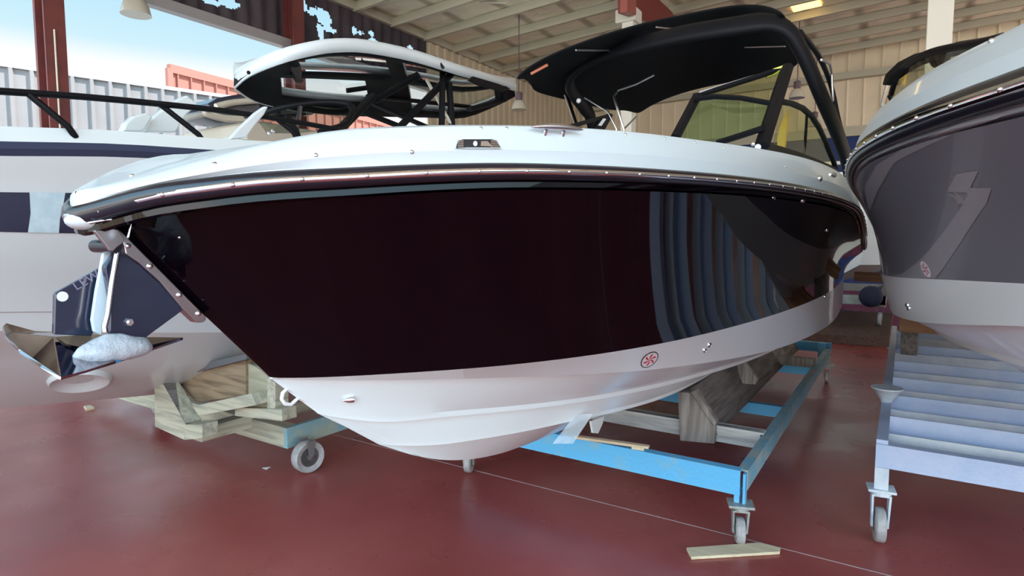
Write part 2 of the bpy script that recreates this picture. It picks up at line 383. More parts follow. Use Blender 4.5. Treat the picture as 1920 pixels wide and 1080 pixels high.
# cladding band in small cells; cells that fall into a tear are left out
mb = MB(); NY, NZ = 330, 34; y0c, y1c, z0c, z1c = -2.0, YO, 5.66, 6.86
hw = [(at(a, b_, X=XL), w_, h_) for a, b_, w_, h_ in holes]
def torn(yc, zc):
    for p, w_, h_ in hw:
        k = (p.length)/CF*1.35; rr = ((yc-p.y)/(w_*k*.95))**2+((zc-p.z)/(h_*k*.85))**2
        if rr < 1+.5*noise.noise(Vector((yc*9, zc*9, 3))): return True
    return False
vid = {}
for i in range(NY+1):
    for j in range(NZ+1):
        yy = y0c+(y1c-y0c)*i/NY; vid[i, j] = len(mb.v); mb.v.append(Vector((XL-.02+.03*math.sin(yy*19), yy, z0c+(z1c-z0c)*j/NZ)))
for i in range(NY):
    for j in range(NZ):
        if not torn(y0c+(y1c-y0c)*(i+.5)/NY, z0c+(z1c-z0c)*(j+.5)/NZ): mb.f.append((vid[i,j], vid[i+1,j], vid[i+1,j+1], vid[i,j+1]))
mb.build('torn_cladding', M['dark'], wl, solid=.01)
for (cx_, wd) in ((97, .27), (552, .27)):
    p = at(cx_, 100, X=XL+.15)
    c_ = MB().box((XL-.05, p.y-wd/2, 0), (XL+.02, p.y+wd/2, 7)).box((XL+.28, p.y-wd/2, 0), (XL+.32, p.y+wd/2, 7)).box((XL, p.y-.02, 0), (XL+.3, p.y+.02, 7))
    c_.build('column', M['redsteel'], wl)
MB().cyl((XL+.34, at(102, 100, X=XL+.3).y, 2), (XL+.34, at(102, 100, X=XL+.3).y, 4.6), .012, 6).build('conduit', M['whitecol'], wl)
# end wall
we = struct(ribbed((13, YE, 0), (XL, YE, 0), 4.9, 7.9, .46, .03, rib=.12, ztop=lambda a: roofz(13-a)).build('wall_end', M['siding2'], solid=.02))
MB().box((XL, YE-.3, roofz(XL)-.5), (13, YE-.1, roofz(XL)-.3)).build('eave_beam', M['purlin'], we)
MB().box((XL, YE-.15, 4.75), (13, YE-.03, 5.05)).build('sill_rail', M['purlin'], we)
struct(MB().box((XL, YE-.02, 0), (-7.5, YE+.1, 4.8)).box((6, YE-.02, 0), (13, YE+.1, 4.8)).build('wall_lower', M['siding2']))
mb = MB().box((-7.5, YE+.0, 0), (6, YE+.05, 4.75)); zz = .1
while zz < 4.7: mb.box((-7.5, YE-.02, zz), (6, YE+.0, zz+.27)); zz += .30
struct(mb.build('door_1', M['bluewall']))
# interior columns and red rafters
def column(px0, px1, py, T, zt, base, m_, nm):
    a = at(px0, py, T=T); b = at(px1, py, T=T); w = (b-a).length; c = (a+b)/2
    return struct(MB().box((c.x-w/2, c.y-w/2, base), (c.x+w/2, c.y+w/2, zt)).build(nm, m_, bevel=.01)), c, w
o1, c1, w1 = column(1167, 1189, 235, 13, 6.15, 0, M['whitecol'], 'trim_2')
MB().box((c1.x-.26, c1.y-.2, 6.1), (c1.x+.2, c1.y+.2, 6.38)).build('column_cap', M['whitecol'], o1, bevel=.03)
MB().prism([at(x, y_, X=c1.x+.1) for x, y_ in ((1163,-40),(1163,24),(1180,30),(1240,47),(1270,32),(1228,-8),(1235,-40))], (-.05, 0, 0)).build('haunch', M['redst2'], o1)
MB().prism([at(x, y_, X=c1.x+.1) for x, y_ in ((1163,-40),(1163,24),(1180,30),(1180,-40))], (.15, 0, 0)).build('haunch_flange', mat('lighter red steel', (.36, .10, .08), .5), o1)
o2, c2, w2 = column(1741, 1781, 60, 8, roofz(.5), 0, M['whitecol'], 'trim_3')
MB().box((-3.5, c2.y+2.2, roofz(0)-.62), (3.2, c2.y+2.3, roofz(0)-.5)).build('tie_beam', M['purlin'], o2)

struct(MB().box((8.5, 4.0, 0), (8.65, 15.0, roofz(8.5)-.02)).build('shade_wall_right', M['siding2']))  # unseen wall added to shade the far floor, end wall left lit
# low timber stage at the back of the hall
pl = at(1600, 631, Z=.12); 
tag(MB().box((pl.x-4.5, pl.y, 0), (at(1668, 631, Z=.12).x, pl.y+3.6, .12)).build('timber_platform', woodmat('dark plank', (.10, .055, .045), (.06, .035, .03), 1), bevel=.005), 'low dark timber platform on the floor behind the blue trolley', 'platform')

# outside: fence and coral building
F0 = at(0, 121, T=15); fd = Vector((.291, .957, 0))
def onfence(px):  # distance along the fence seen at column px
    r = ray(px, 150); A = F0.x*r.y-F0.y*r.x; B = fd.x*r.y-fd.y*r.x; return -A/B
L1_ = onfence(400)+1.5
ff = thing('metal_fence', 'grey ribbed metal fence standing outside the open left side of the hall', 'fence', (F0.x, F0.y, 0))
ribbed(F0+fd*L1_-Vector((0,0,F0.z)), F0-fd*3-Vector((0,0,F0.z)), 0, F0.z-.0, .42, .07, rib=.3).build('sheet', M['fence'], ff, solid=.02)
MB().bar(F0-fd*3, F0+fd*L1_, .16, .10).build('top_rail', M['lintel'], ff)
kb = thing('coral_building', 'coral ribbed metal building in sunlight beyond the grey fence', 'building', (0,0,0))
q0 = at(316, 128, T=26); q1 = at(440, 160, T=26*ray(316, 128).z/ray(440, 160).z); bd = (q1-q0); bd.z = 0; bd.normalize()
kb.location = (q0.x, q0.y, 0)
zt = q0.z
ribbed(q0+bd*40-Vector((0,0,q0.z)), q0-Vector((0,0,q0.z)), 0, zt, .62, .10, rib=.12).build('sheet', M['coral'], kb, solid=.02)
MB().bar(q0, q0+bd*40, .25, .35).build('roof_edge', M['coral'], kb)
MB().box((q0.x-.1, q0.y-.1, 0), (q0.x+.12, q0.y+.12, zt)).build('corner_post', M['coral'], kb)

# ------------------------------------------------------------------ hanging lamps
def lamp(px, py, wpx, T, label, roofh=None):
    c = at(px, py, T=T); r = wpx/CF*T/2; h = r*1.15
    t = thing('pendant_lamp', label, 'lamp', c, 'high bay lamps hanging from the roof')
    MB().lathe(c, [(r, 0), (r*.97, h*.12), (r*.86, h*.55), (r*.62, h*.95), (r*.42, h*1.05), (r*.40, h*1.05), (r*.6, h*.9), (r*.83, h*.5), (r*.93, h*.05)][:6]).build('shade', M['lampsh'], t, smooth=40)
    MB().lathe(c+Vector((0,0,h)), [(r*.36, 0), (r*.46, h*.25), (r*.46, h*.85), (r*.3, h*.95)]).build('socket', M['lampb'], t, smooth=40)
    MB().cyl(c+Vector((0,0,h*1.9)), (c.x, c.y, roofz(c.x)+.02), .012, 6).build('cord', M['lampb'], t)
    return t
lamp(255, 28, 52, 10, 'high bay lamp hanging before the open sky at upper left')
lamp(973, 206, 29, 15, 'high bay lamp hanging just left of the black canvas top')
lamp(1494, 184, 28, 16, 'high bay lamp hanging right of the windshield frame')
lamp(1527, 237, 24, 18.5, 'high bay lamp partly hidden behind the near tower leg')
wd_ = MB().tube([at(890, -20, T=14), at(900, 4, T=14), at(950, 6, T=14), at(975, -20, T=14)], .02, 6)
tag(wd_.build('hanging_cable_ring', M['whitecol']), 'pale cable loop hanging from the roof at top centre', 'cable')

# ------------------------------------------------------------------ generic hull builder
def build_hull(root, xc, ye, sh, kk, l1, l2, s1, s2, keel, g, mats, n=56, rail=.040, kdrop=.059, open_from=1.5):
    sheer = Line(*sh[0], sh[1], ye); L1 = Line(*l1[0], l1[1], ye); L2 = Line(*l2[0], l2[1], ye); S1 = Line(*s1[0], s1[1], ye); S2 = Line(*s2[0], s2[1], ye); G = Line(*g[0], g[1], ye)
    rS = sheer.row(n, -.012, -rail+.006); 
    kn = Line(sh[0][0]+.006, sh[0][1]-.012, *sh[0][2:], [(a, b_-kdrop) for a, b_ in sh[1]], ye); rK = kn.row(n)
    kn2 = []; y0_ = sh[0][0]+.06
    for i in range(n+1):
        u = i/n; Y = y0_+(ye-y0_)*u**1.9; kn2.append((max(0, (kn.h(Y)-.010)*(1-math.exp(-(Y-y0_)/.09))) if i else 0, Y, kn.zz(Y)-.006))
    r1 = L1.row(n); r2 = L2.row(n)
    rL = [(p[0]*.96, p[1]+.01, p[2]-.004) for p in rK]
    side = [rS, rK, rL, kn2]+[mixrow(kn2, r1, t, .05 if not kk else kk) for t in (.12, .25, .4, .55, .7, .85)]+[r1]
    hs = hullmesh(side, xc)
    r2b = L2.row(n, -.045, .004, .25)
    ks = []
    for i in range(n+1):
        u = i/n; Y = keel[1]+(ye-keel[1])*u**1.9; ks.append((0, Y, interp(keel[0], Y)))
    def stemrow(row):   # first point sits on the stem curve
        row = list(row); row[0] = (0, row[0][1], interp(keel[0], row[0][1])); return row
    a1 = stemrow(S1.row(n)); b1 = stemrow(S1.row(n, -.006, -.020, .2)); d1 = stemrow(S1.row(n, -.05, -.022, .2))
    a2 = stemrow(S2.row(n)); b2 = stemrow(S2.row(n, -.006, -.020, .2)); d2 = stemrow(S2.row(n, -.05, -.022, .2))
    bot = [r1, mixrow(r1, r2, .5, 0), r2, r2b, mixrow(r2b, a1, .5, -.012), a1, b1, d1, mixrow(d1, a2, .5, -.01), a2, b2, d2, mixrow(d2, ks, .33, -.006), mixrow(d2, ks, .66, -.006), ks]
    hb = hullmesh(bot, xc)
    # transom
    end = [r[-1] for r in side+bot[1:]]; pts = [(xc+p[0], p[1], p[2]) for p in end]+[(xc-p[0], p[1], p[2]) for p in end[::-1][1:]]
    hs.build('hull_side', mats[0], root, smooth=22); hb.build('hull_bottom', mats[1], root, smooth=22)
    MB().prism(pts, (0, -.02, 0)).build('transom', mats[1], root)
    # rub rail: rubber body with a steel insert, swept right round the bow
    rr = [Vector((xc+p[0], p[1], p[2])) for p in sheer.row(n, 0, -rail/2)]
    path = [Vector((2*xc-p.x, p.y, p.z)) for p in rr[::-1]]+rr[1:]
    bow0 = path[n]; 
    MB().tube(path, .018, 10, w=(.016, rail/2+.002)).build('rub_rail', M['rub'], root, smooth=60)
    rr2 = [Vector((xc+p[0], p[1], p[2])) for p in sheer.row(n, .013, -rail*.5)]; rr2[0].y -= .012
    path2 = [Vector((2*xc-p.x, p.y, p.z)) for p in rr2[::-1]]+rr2[1:]
    MB().tube(path2, .01, 10, w=(.008, rail*.22)).build('rail_insert', M['chrome'], root, smooth=60)
    # deck moulding
    rG = G.row(n); sT = sheer.row(n, -.004, .0); 
    c1 = mixrow(sT, rG, .06, -.006); c2 = mixrow(sT, rG, .34, -.022); c2b = mixrow(sT, rG, .37, -.019)
    ui = []; wi = []; fl = []
    for i in range(n+1):
        Y = rG[i][1]; d = min(1, max(0, (Y-open_from)/.3)); d = d*d*(3-2*d)
        ui.append((max(0, rG[i][0]-.03), Y, rG[i][2]+.006)); wi.append((max(0, rG[i][0]-.13-.02*d), Y, rG[i][2]))
        fl.append((max(0, rG[i][0]-.15-.03*d), Y, rG[i][2]-.55*d))
    cl = [(0, p[1], p[2]) for p in fl]
    dk = hullmesh([sT, c1, c2, c2b, mixrow(c2b, rG, .5, -.012), rG, ui, wi, fl, mixrow(fl, cl, .5, 0), cl], xc)
    end = [sT[-1], c2[-1], rG[-1], wi[-1], fl[-1]]
    dk.build('deck', mats[2], root, smooth=28)
    MB().prism([(xc+sT[-1][0], ye, sT[-1][2]), (xc+rG[-1][0], ye, rG[-1][2]), (xc-rG[-1][0], ye, rG[-1][2]), (xc-sT[-1][0], ye, sT[-1][2])], (0, -.02, 0)).build('aft_coaming', mats[2], root)
    return dict(side=hs, bottom=hb, deck=dk, sheer=sheer, G=G, path2=path2)

# ------------------------------------------------------------------ MAIN BOAT
XC = -1.44
boat = thing('motorboat', 'black motorboat with white bottom and black canvas top, largest boat in the middle', 'boat', (XC, 3.4, .46), None)
R = build_hull(boat, XC, 6.2,
    ((.556, 1.2, 4.5, 2.4, 1.6), [(.556,1.568),(.62,1.603),(.7,1.625),(.95,1.660),(1.21,1.686),(1.48,1.701),(1.87,1.715),(2.36,1.727),(3.0,1.733),(3.6,1.73),(4.4,1.70),(5.3,1.55),(6.2,1.45)]),
    .035,
    ((1.0, 1.05, 4., 2.2, 1.4), [(1,1.125),(1.19,1.121),(1.56,1.110),(1.84,1.106),(2.27,1.108),(2.77,1.120),(3.49,1.137),(4.53,1.158),(6.2,1.18)]),
    ((1.0, 1.05, 4.2, 2.2, 1.1), [(1,1.12),(1.19,1.095),(1.47,1.063),(1.74,1.035),(2.2,.990),(2.72,.956),(3.1,.936),(3.6,.922),(4.2,.92),(6.2,.93)]),
    ((1.15, .8, 4., 2., 1.), [(1.15,.99),(1.3,.95),(1.6,.913),(2.15,.858),(2.53,.835),(3.2,.812),(6.2,.78)]),
    ((1.4, .42, 2., 2., 1.), [(1.4,.825),(1.52,.803),(1.82,.772),(2.28,.742),(2.6,.715),(3.45,.66),(6.2,.63)]),
    ([(1.0,1.125),(1.12,1.02),(1.24,.92),(1.4,.82),(1.58,.726),(1.74,.66),(1.9,.612),(2.1,.572),(2.4,.54),(3,.505),(4,.48),(6.2,.46)], 1.55),
    ((.56, 1.1, 4.5, 2.4, 1.6), [(.56,1.594),(.65,1.632),(.72,1.664),(.82,1.704),(.93,1.738),(1.1,1.766),(1.3,1.790),(1.58,1.815),(1.8,1.829),(2.1,1.843),(2.6,1.868),(3.1,1.890),(4.5,1.915),(5.1,1.905),(6.2,1.78)]),
    (M['black'], M['gelw'], M['gel']))
bv_side = bvh_of(R['side']); bv_bot = bvh_of(R['bottom']); bv_deck = bvh_of(R['deck'])
bv_all = bvh_of(R['side'], R['bottom'], R['deck'])
# rail screws
p2 = R['path2'][56:]; acc = 0; nxt = .08
for a, b_ in zip(p2[:-1], p2[1:]):
    sl = (b_-a).length
    while acc+sl > nxt and nxt < 5.2:
        p = a.lerp(b_, (nxt-acc)/sl); MB().ball(p+Vector((.006, -.003, 0)), .0055, 4).build('rail_screw', M['chrome'], boat, smooth=60); nxt += .135
    acc += sl
# hull fittings
def stud(px, py, bv, r, name='snap_stud', m_=None, dis=.5):
    p, nn = hit(bv, px, py)
    if p is None: return
    MB().lathe(p-nn*.002, [(r*1.3, 0), (r*1.3, r*.5), (r*.9, r*dis+r*.5), (r*.3, r*dis+r*.7)], axis=nn, n=12).build(name, m_ or M['chrome'], boat, smooth=50)
for px, py in ((247,329),(402,307),(592,291),(772,284),(1473,312)): stud(px, py, bv_deck, .0045)
for px, py in ((902,240),(950,240),(1075,244),(1173,252),(1246,259),(1303,267),(1358,276)): stud(px, py, bv_deck, .004)
stud(1448, 371, bv_side, .011, 'exhaust_fitting'); stud(1504, 376, bv_side, .010, 'exhaust_fitting'); stud(1550, 431, bv_side, .010, 'exhaust_fitting')
stud(336, 446, bv_side, .003)
def through(px, py, r, bv, m_in):
    p, nn = hit(bv, px, py)
    f = MB().lathe(p-nn*.002, [(r, 0), (r, .006), (r*.75, .010), (r*.6, .006)], axis=nn, n=18).build('through_hull', M['chrome'], boat, smooth=50)
    MB().lathe(p, [(r*.6, 0), (r*.55, .0075)], axis=nn, n=16).build('drain_hole', m_in, f)
through(1329, 646, .012, bv_bot, M['blk']); through(1320, 656, .011, bv_bot, M['blk']); through(1546, 556, .014, bv_bot, M['blk'])
# forward scoop fitting near the stem
p, nn = hit(bv_bot, 655, 747); t_ = Vector((nn.y, -nn.x, 0)).normalized(); w_ = nn.cross(t_)
a = hit(bv_bot, 636, 748)[0]; c_ = hit(bv_bot, 662, 747)[0]; hh = .010
MB().lathe(c_+nn*.002, [(hh*1.15, 0), (hh*1.1, .010), (hh*.9, .018), (hh*.55, .026), (hh*.12, .034)], axis=(a-c_)+nn*.006, n=16).build('scoop_fitting', M['chrome'], boat, smooth=50)
# bow eye
e_ = [at(538, 729, X=XC), at(530, 737, X=XC), at(528, 748, X=XC), at(534, 757, X=XC), at(545, 759, X=XC), at(553, 752, X=XC), at(559, 746, X=XC), at(572, 752, X=XC)]
MB().tube([at(552, 735, X=XC)]+e_, .0055, 8).build('bow_eye', M['white'], boat, smooth=60)
# red fan mark in an oval ring
def fanmark(cx, cy, a, b_, rot, bv, parent, k=1, ringm=None, bgm=None, redm=None):
    base = decal('sticker', ell(cx, cy, a, b_, rot, 28), bv, ringm or M['blk'], parent, .0012, 2)
    decal('sticker_face', ell(cx, cy, a*.9, b_*.86, rot, 28), bv, bgm or M['white'], base, .0020, 2)
    r = math.radians(rot)
    for i in range(6):
        t0 = math.pi*2*i/6; poly = []
        for s_, off_ in ((0, -.30), (.25, -.16), (.5, .02), (.72, .22), (.78, .42), (.62, .46), (.4, .34), (.18, .28), (0, .3)):
            rad = max(.06, s_); t_ = t0+off_*1.15
            x = a*.95*rad*math.cos(t_); y_ = b_*.95*rad*math.sin(t_)
            poly.append((cx+x*math.cos(r)-y_*math.sin(r), cy+x*math.sin(r)+y_*math.cos(r)))
        decal('fan_blade', poly, bv, redm or M['red'], base, .0028, 1)
fanmark(1217.5, 674, 19.5, 11.5, -40, bv_bot, boat)
# air intake in the gunwale
vt = decal('air_intake', [(851,281),(853,272),(858,264),(866,261),(922,261),(930,264),(936,271),(940,281)], bv_deck, M['gel'], boat, .004, 2)
ds = decal('intake_recess', [(853.5,280),(855,272),(859.5,265.5),(866,263),(921,263),(928,266),(933,272),(937.5,280)], bv_deck, M['blk'], vt, .0055, 2)
for i in range(5):
    for x0 in (854, 918+0):
        y_ = 265+i*3.1; decal('louvre', [(x0+2, y_), (x0+13, y_), (x0+13, y_+1.4), (x0+1.5, y_+1.4)] if x0 < 900 else [(x0, y_), (x0+12+i*.9, y_), (x0+12.6+i*.9, y_+1.4), (x0, y_+1.4)], bv_deck, M['steel'], vt, .007, 0)
decal('horn_grille', [(900,267),(912,267),(921,277),(899,276)], bv_deck, M['steel'], vt, .0068, 1)
decal('horn_grille', ell(889, 271.5, 4, 5, 0, 10), bv_deck, M['white'], vt, .0068, 0)
# pull-up cleat
cl = []
pc, nn = hit(bv_deck, 1040, 253); e0, _ = hit(bv_deck, 991, 249); e1, _ = hit(bv_deck, 1088, 254); ax = (e1-e0); Lc = ax.length
fl_ = thing  # keep name short
mb = MB(); N_ = 14; pts = []; rad = []
for i in range(N_+1):
    u = i/N_; pts.append(e0.lerp(e1, u)+nn*(.018)+Vector((0,0,.004*math.sin(math.pi*u)))); rad.append(.0012+.0085*math.sin(math.pi*u)**.6)
clt = mb.tube(pts, rad, 12).build('mooring_cleat', M['steel'], boat, smooth=60)
for u in (.28, .62):
    q = e0.lerp(e1, u); MB().cyl(q+nn*.016+Vector((0,0,-.004)), q-nn*.003+Vector((0,0,-.014)), .006, 12).build('cleat_post', M['chrome'], clt, smooth=50)
# aft cleat and cap
q, nn = hit(bv_deck, 1552, 334)
if q: MB().tube([q+nn*.02+Vector((0,-.09,0)), q+nn*.03, q+nn*.02+Vector((0,.09,0))], [.006, .014, .006], 8).build('mooring_cleat', M['chrome'], boat, smooth=60)
q, nn = hit(bv_deck, 1536, 335)
if q: MB().ball(q, .016, 6).build('fuel_cap', M['chrome'], boat, smooth=60)
# windshield ---------------------------------------------------------------
def frame_px(pts, Ys, w, name, parent, m_=None, closed=False, flat=None):
    P = [at(x, y_, Y=Y) for (x, y_), Y in zip(pts, Ys)]
    return MB().tube(P, w, 8, closed=closed, w=flat).build(name, m_ or M['frame'], parent, smooth=50), P
ws = MB()
A, B, D, E2 = at(1266, 258, Y=3.05), at(1307, 180, Y=3.35), at(1476, 126, Y=3.62), at(1428, 275, Y=2.9)
wsf = MB().tube([A, B], .026, 6, w=(.030, .022)).tube([B, D], .016, 6).tube([D, E2], .03, 6, w=(.034, .026)).build('windshield_frame', M['frame'], boat, smooth=50, label='raked black windshield frame')
P1 = [at(x, y_, Y=3.25) for x, y_ in ((1300, 186), (1340, 181), (1390, 184), (1446, 194))]
MB().tube(P1, .014, 6).build('glass_bar', M['frame'], wsf, smooth=50)
MB().tube([at(1345, 268, Y=2.95), at(1390, 254, Y=2.93), at(1432, 240, Y=2.95)], .015, 6).build('glass_bar', M['frame'], wsf, smooth=50)
MB().add([A+Vector((0,.005,0)), at(1307, 183, Y=3.34), at(1446, 194, Y=3.3), at(1432, 240, Y=2.96), at(1345, 268, Y=2.95)], [(0,1,2,3,4)]).build('glass_pane', M['glass'], wsf)
MB().add([at(1307, 181, Y=3.34), D, at(1446, 194, Y=3.3)], [(0,1,2)]).build('glass_pane', M['glass2'], wsf)
MB().bar(at(1436, 141, Y=3.57), at(1470, 129, Y=3.61), .034, .034).build('yellow_cap', M['ylw'], wsf, label='yellow cap on the frame corner')
MB().bar(at(1310, 176, Y=3.36), at(1436, 138, Y=3.57), .03, .02).build('header_trim', M['lintel'], wsf)
# curved side pane
SP = [(1462,190),(1484,194),(1505,203),(1522,218),(1536,240),(1549,268),(1560,295),(1567,315)]; SY = [3.35,3.5,3.7,3.9,4.1,4.3,4.45,4.55]
sf, PP = frame_px(SP, SY, .016, 'side_frame', boat)
low = [(1428,276),(1460,283),(1495,293),(1530,306),(1567,322)]; LY = [2.95,3.4,3.8,4.2,4.55]
MB().tube([at(x, y_, Y=Y) for (x, y_), Y in zip(low, LY)], .02, 6, w=(.014, .028)).build('sill', M['frame'], sf, smooth=50)
lp = [at(x, y_, Y=Y) for (x, y_), Y in zip(low, LY)]
mg = MB(); base_ = [lp[0].lerp(lp[1], .6), lp[1].lerp(lp[2], .15), lp[1].lerp(lp[2], .6), lp[2], lp[2].lerp(lp[3], .4), lp[3].lerp(lp[3], 0), lp[3].lerp(lp[4], .5), lp[4]]
mg.grid([base_, PP]); mg.build('side_pane', M['glass2'], sf, smooth=60)
MB().tube([at(1513, 210, Y=3.8), at(1511, 250, Y=3.85), at(1508, 288, Y=3.95)], .008, 6).build('mullion', M['frame'], sf)
MB().prism([at(1477, 206, Y=3.55), at(1475, 235, Y=3.55), at(1470, 282, Y=3.55), at(1458, 280, Y=3.55), at(1457, 262, Y=3.55), at(1464, 232, Y=3.55)], (.004, .02, 0)).build('foam_strip', M['amber'], sf, label='amber foam strip behind the side pane')
# latch at the foot of the post
lt = MB().ball(at(1421, 276, Y=2.85), .014, 6).build('windshield_latch', M['white'], boat, smooth=60)
MB().ball(at(1412, 270, Y=2.85), .010, 6).build('latch_knob', M['chrome'], lt, smooth=60)
# consoles that carry the screens
for xa_, xb_ in ((-1.0, -.56), (-2.30, -1.92)):
    MB().box((xa_, 3.0, 1.30), (xb_, 3.55, 1.92)).build('console', M['gel'], boat, bevel=.03)
# far console screen
fs = MB().prism([at(1058, 236, X=-2.05), at(1142, 213, X=-2.05), at(1145, 217, X=-2.05), at(1130, 243, X=-2.05), at(1110, 243, X=-2.05), at(1118, 226, X=-2.05), at(1080, 238, X=-2.05)], (.02, 0, 0)).build('far_windshield', M['frame'], boat)
MB().prism([at(1131, 222, X=-2.02), at(1136, 223, X=-2.02), at(1127, 236, X=-2.02), at(1121, 235, X=-2.02)], (.004, 0, 0)).build('label_tag', M['white'], fs)
# tower arch -------------------------------------------------------------
f0 = at(1111, 236, X=-2.36)
far = [Vector((-2.42, f0.y+.35, 1.84)), f0, at(1092, 196, X=-2.36), at(1070, 165, X=-2.32), at(1072, 140, X=-2.25), at(1100, 115, X=-2.1), at(1160, 92, X=-1.8), at(1270, 66, X=-1.3), at(1370, 50, X=-.95), at(1440, 42, X=-.75), at(1480, 60, X=-.64), at(1510, 110, X=-.56), at(1540, 180, X=-.48), at(1566, 240, X=-.42), at(1584, 290, X=-.38), at(1594, 335, X=-.36)]
def smoothp(P, k=4):
    o = []
    for i in range(len(P)-1):
        p0 = P[max(0, i-1)]; p1 = P[i]; p2_ = P[i+1]; p3 = P[min(len(P)-1, i+2)]
        for j in range(k):
            t_ = j/k; o.append(.5*((2*p1)+(p2_-p0)*t_+(2*p0-5*p1+4*p2_-p3)*t_*t_+(3*p1-p0-3*p2_+p3)*t_**3))
    o.append(P[-1]); return o
arch = MB().tube(smoothp(far), .05, 10, w=(.036, .075), up=(0, 1, 0)).build('tower_arch', M['frame'], boat, smooth=60)
MB().tube(smoothp([at(1500, 60, X=-.62), at(1535, 105, X=-.55), at(1558, 160, X=-.50), at(1572, 225, X=-.44), at(1590, 290, X=-.39)]), .018, 8).build('tower_strut', M['frame'], arch, smooth=60)
MB().tube([at(1062, 175, X=-2.5), at(1082, 237, X=-2.4)], .014, 6, w=(.03, .012)).build('tower_strut', M['frame'], arch, smooth=60)
MB().tube([at(1058, 178, X=-2.52), at(1078, 233, X=-2.45)], .006, 6).build('trim_strip', M['lampsh'], arch)
MB().tube([at(1540, 112, X=-.52), at(1556, 120, X=-.5), at(1560, 140, X=-.49), at(1562, 190, X=-.47)], .008, 6).build('folded_bow', M['steel'], arch, smooth=60)
for x_, y_ in ((1085, 189), (1466, 35)): MB().ball(at(x_, y_, X=-2.28 if x_ < 1300 else -.72), .02, 6).build('bolt_cover', M['white'], arch, smooth=60)
# canvas top ----------------------------------------------------------
FL, FR, AR, AL = at(966, 150, Z=2.66), at(1432, 14, X=-.74), at(1490, 128, X=-.74), at(1196, 214, X=-2.35)
NU, NV = 22, 14; rows = []
topsil = [(966,150),(985,130),(1020,108),(1060,90),(1100,75),(1150,58),(1200,44),(1260,31),(1320,19),(1370,10),(1410,8),(1440,12),(1468,26)]
frontX = [-2.5+1.85*i/12 for i in range(13)]
front = [at(x, y_, Z=None, X=X_) for (x, y_), X_ in zip(topsil, frontX)]
# aft edge follows the lower outline
botsil = [(1000,172),(1058,186),(1105,198),(1150,208),(1178,206),(1197,216),(1212,202),(1250,184),(1300,168),(1360,156),(1420,145),(1470,135),(1500,122)]
aftX = [-2.62, -2.58, -2.52, -2.46, -2.42, -2.36, -2.25, -2.05, -1.8, -1.5, -1.15, -.9, -.74]
aft = [at(x, y_, X=X_) for (x, y_), X_ in zip(botsil, aftX)]
cv = []
for j in range(9):
    t_ = j/8; cv.append([front[i].lerp(aft[i], t_)+Vector((0, 0, .05*4*t_*(1-t_))) for i in range(13)])
can = MB().grid(cv).build('canvas_top', M['canvas'], boat, smooth=60, solid=.035, sub=2, label='black canvas sun top on the tower')
def rod(pts, r, name, m_, parent): return MB().tube(pts, r, 6).build(name, m_, parent, smooth=60)
def under(px, py, k=.03):   # a point just below the canvas
    p, n_ = hit(bvc, px, py, k); return p
cvm = MB().grid(cv); bvc = bvh_of(cvm)
for a_, b_ in (((1078,86),(1140,87)), ((1228,43),(1275,48)), ((1400,82),(1478,80)), ((1222,80),(1236,77))):
    A_, B_ = under(*a_), under(*b_)
    if A_ and B_: rod([A_, B_], .007, 'seam_strap', M['steel'], can)
A_, B_ = under(993, 131), under(1024, 114)
if A_ and B_: rod([A_, B_], .011, 'tag_strip', mat('orange print', (.6, .2, .12), .6), can)
rod([under(1223, 131, .05), under(1190, 148, .05), under(1158, 160, .05), at(1151, 180, X=-1.85), at(1158, 205, X=-1.8), at(1170, 243, X=-1.75), Vector((-1.9, at(1170, 243, X=-1.75).y+.3, 1.36))], .009, 'canvas_bow', M['steel'], can)
rod([at(1096, 183, X=-2.2), at(1140, 210, X=-2.0), at(1156, 242, X=-1.9), Vector((-2.2, at(1156, 242, X=-1.9).y+.3, 1.36))], .008, 'canvas_bow', M['steel'], can)
rod([at(1168, 244, X=-1.8), at(1194, 218, X=-2.2)], .007, 'canvas_bow', M['steel'], can)
rod([at(1098, 184, X=-2.25), at(1120, 196, X=-2.2)], .014, 'gas_strut', M['frame'], can)
# plastic film hanging under the hull
mb = MB(); rows = [[at(1098+i*6-18*j*.5, 752+j*21+i*1.2, T=2.75+.01*math.sin(i*2+j)) for i in range(5)] for j in range(5)]
# anchor gear on the bow ---------------------------------------------------
XB = XC
def slab(pts, X, th, name, m_, parent, bevel=.002, **kw): return MB().prism([at(x, y_, X=X) for x, y_ in pts], (-th, 0, 0)).build(name, m_, parent, bevel=bevel, **kw)
sp_ = slab([(222,430),(230,436),(387,594),(386,601),(380,605),(369,605),(344,581),(300,528),(262,494),(236,476),(231,455),(216,432)], XC+.022, .03, 'stem_plate', M['steel'], boat)
for x, y_ in ((239,461),(281,499),(336,553),(372,588)): MB().lathe(at(x, y_, X=XC+.022), [(.006, 0), (.006, .003), (.003, .005)], axis=(1,0,0), n=12).build('bolt', M['chrome'], sp_, smooth=50)
br = slab([(176,432),(208,428),(222,430),(234,447),(230,457),(221,463),(212,472),(205,468),(190,450)], XC+.055, .012, 'roller_bracket', M['steel'], boat)
slab([(176,432),(208,428),(222,430),(234,447),(230,457),(221,463),(212,472),(205,468),(190,450)], XC-.03, .012, 'cheek_plate', M['steel'], br)
MB().cyl(at(216, 462, X=XC+.05), at(216, 462, X=XC+.05)+Vector((-.09, 0, 0)), .014, 16).build('roller', M['rub'], br, smooth=50)
MB().tube([at(165, 418, X=XC+.06), at(200, 412, X=XC+.08), at(243, 409, X=XC+.09), at(246, 414, X=XC+.09), at(240, 446, X=XC+.09)], .0022, 6).build('bracket_edge', M['chrome'], br, smooth=60)
# moulded bow lip below the rail
lip = MB(); ctr = at(164, 414, X=XC+.01)
lip.ball(ctr, .05, 12, (.85, .8, .42)).build('bow_lip', M['gel'], boat, smooth=60)
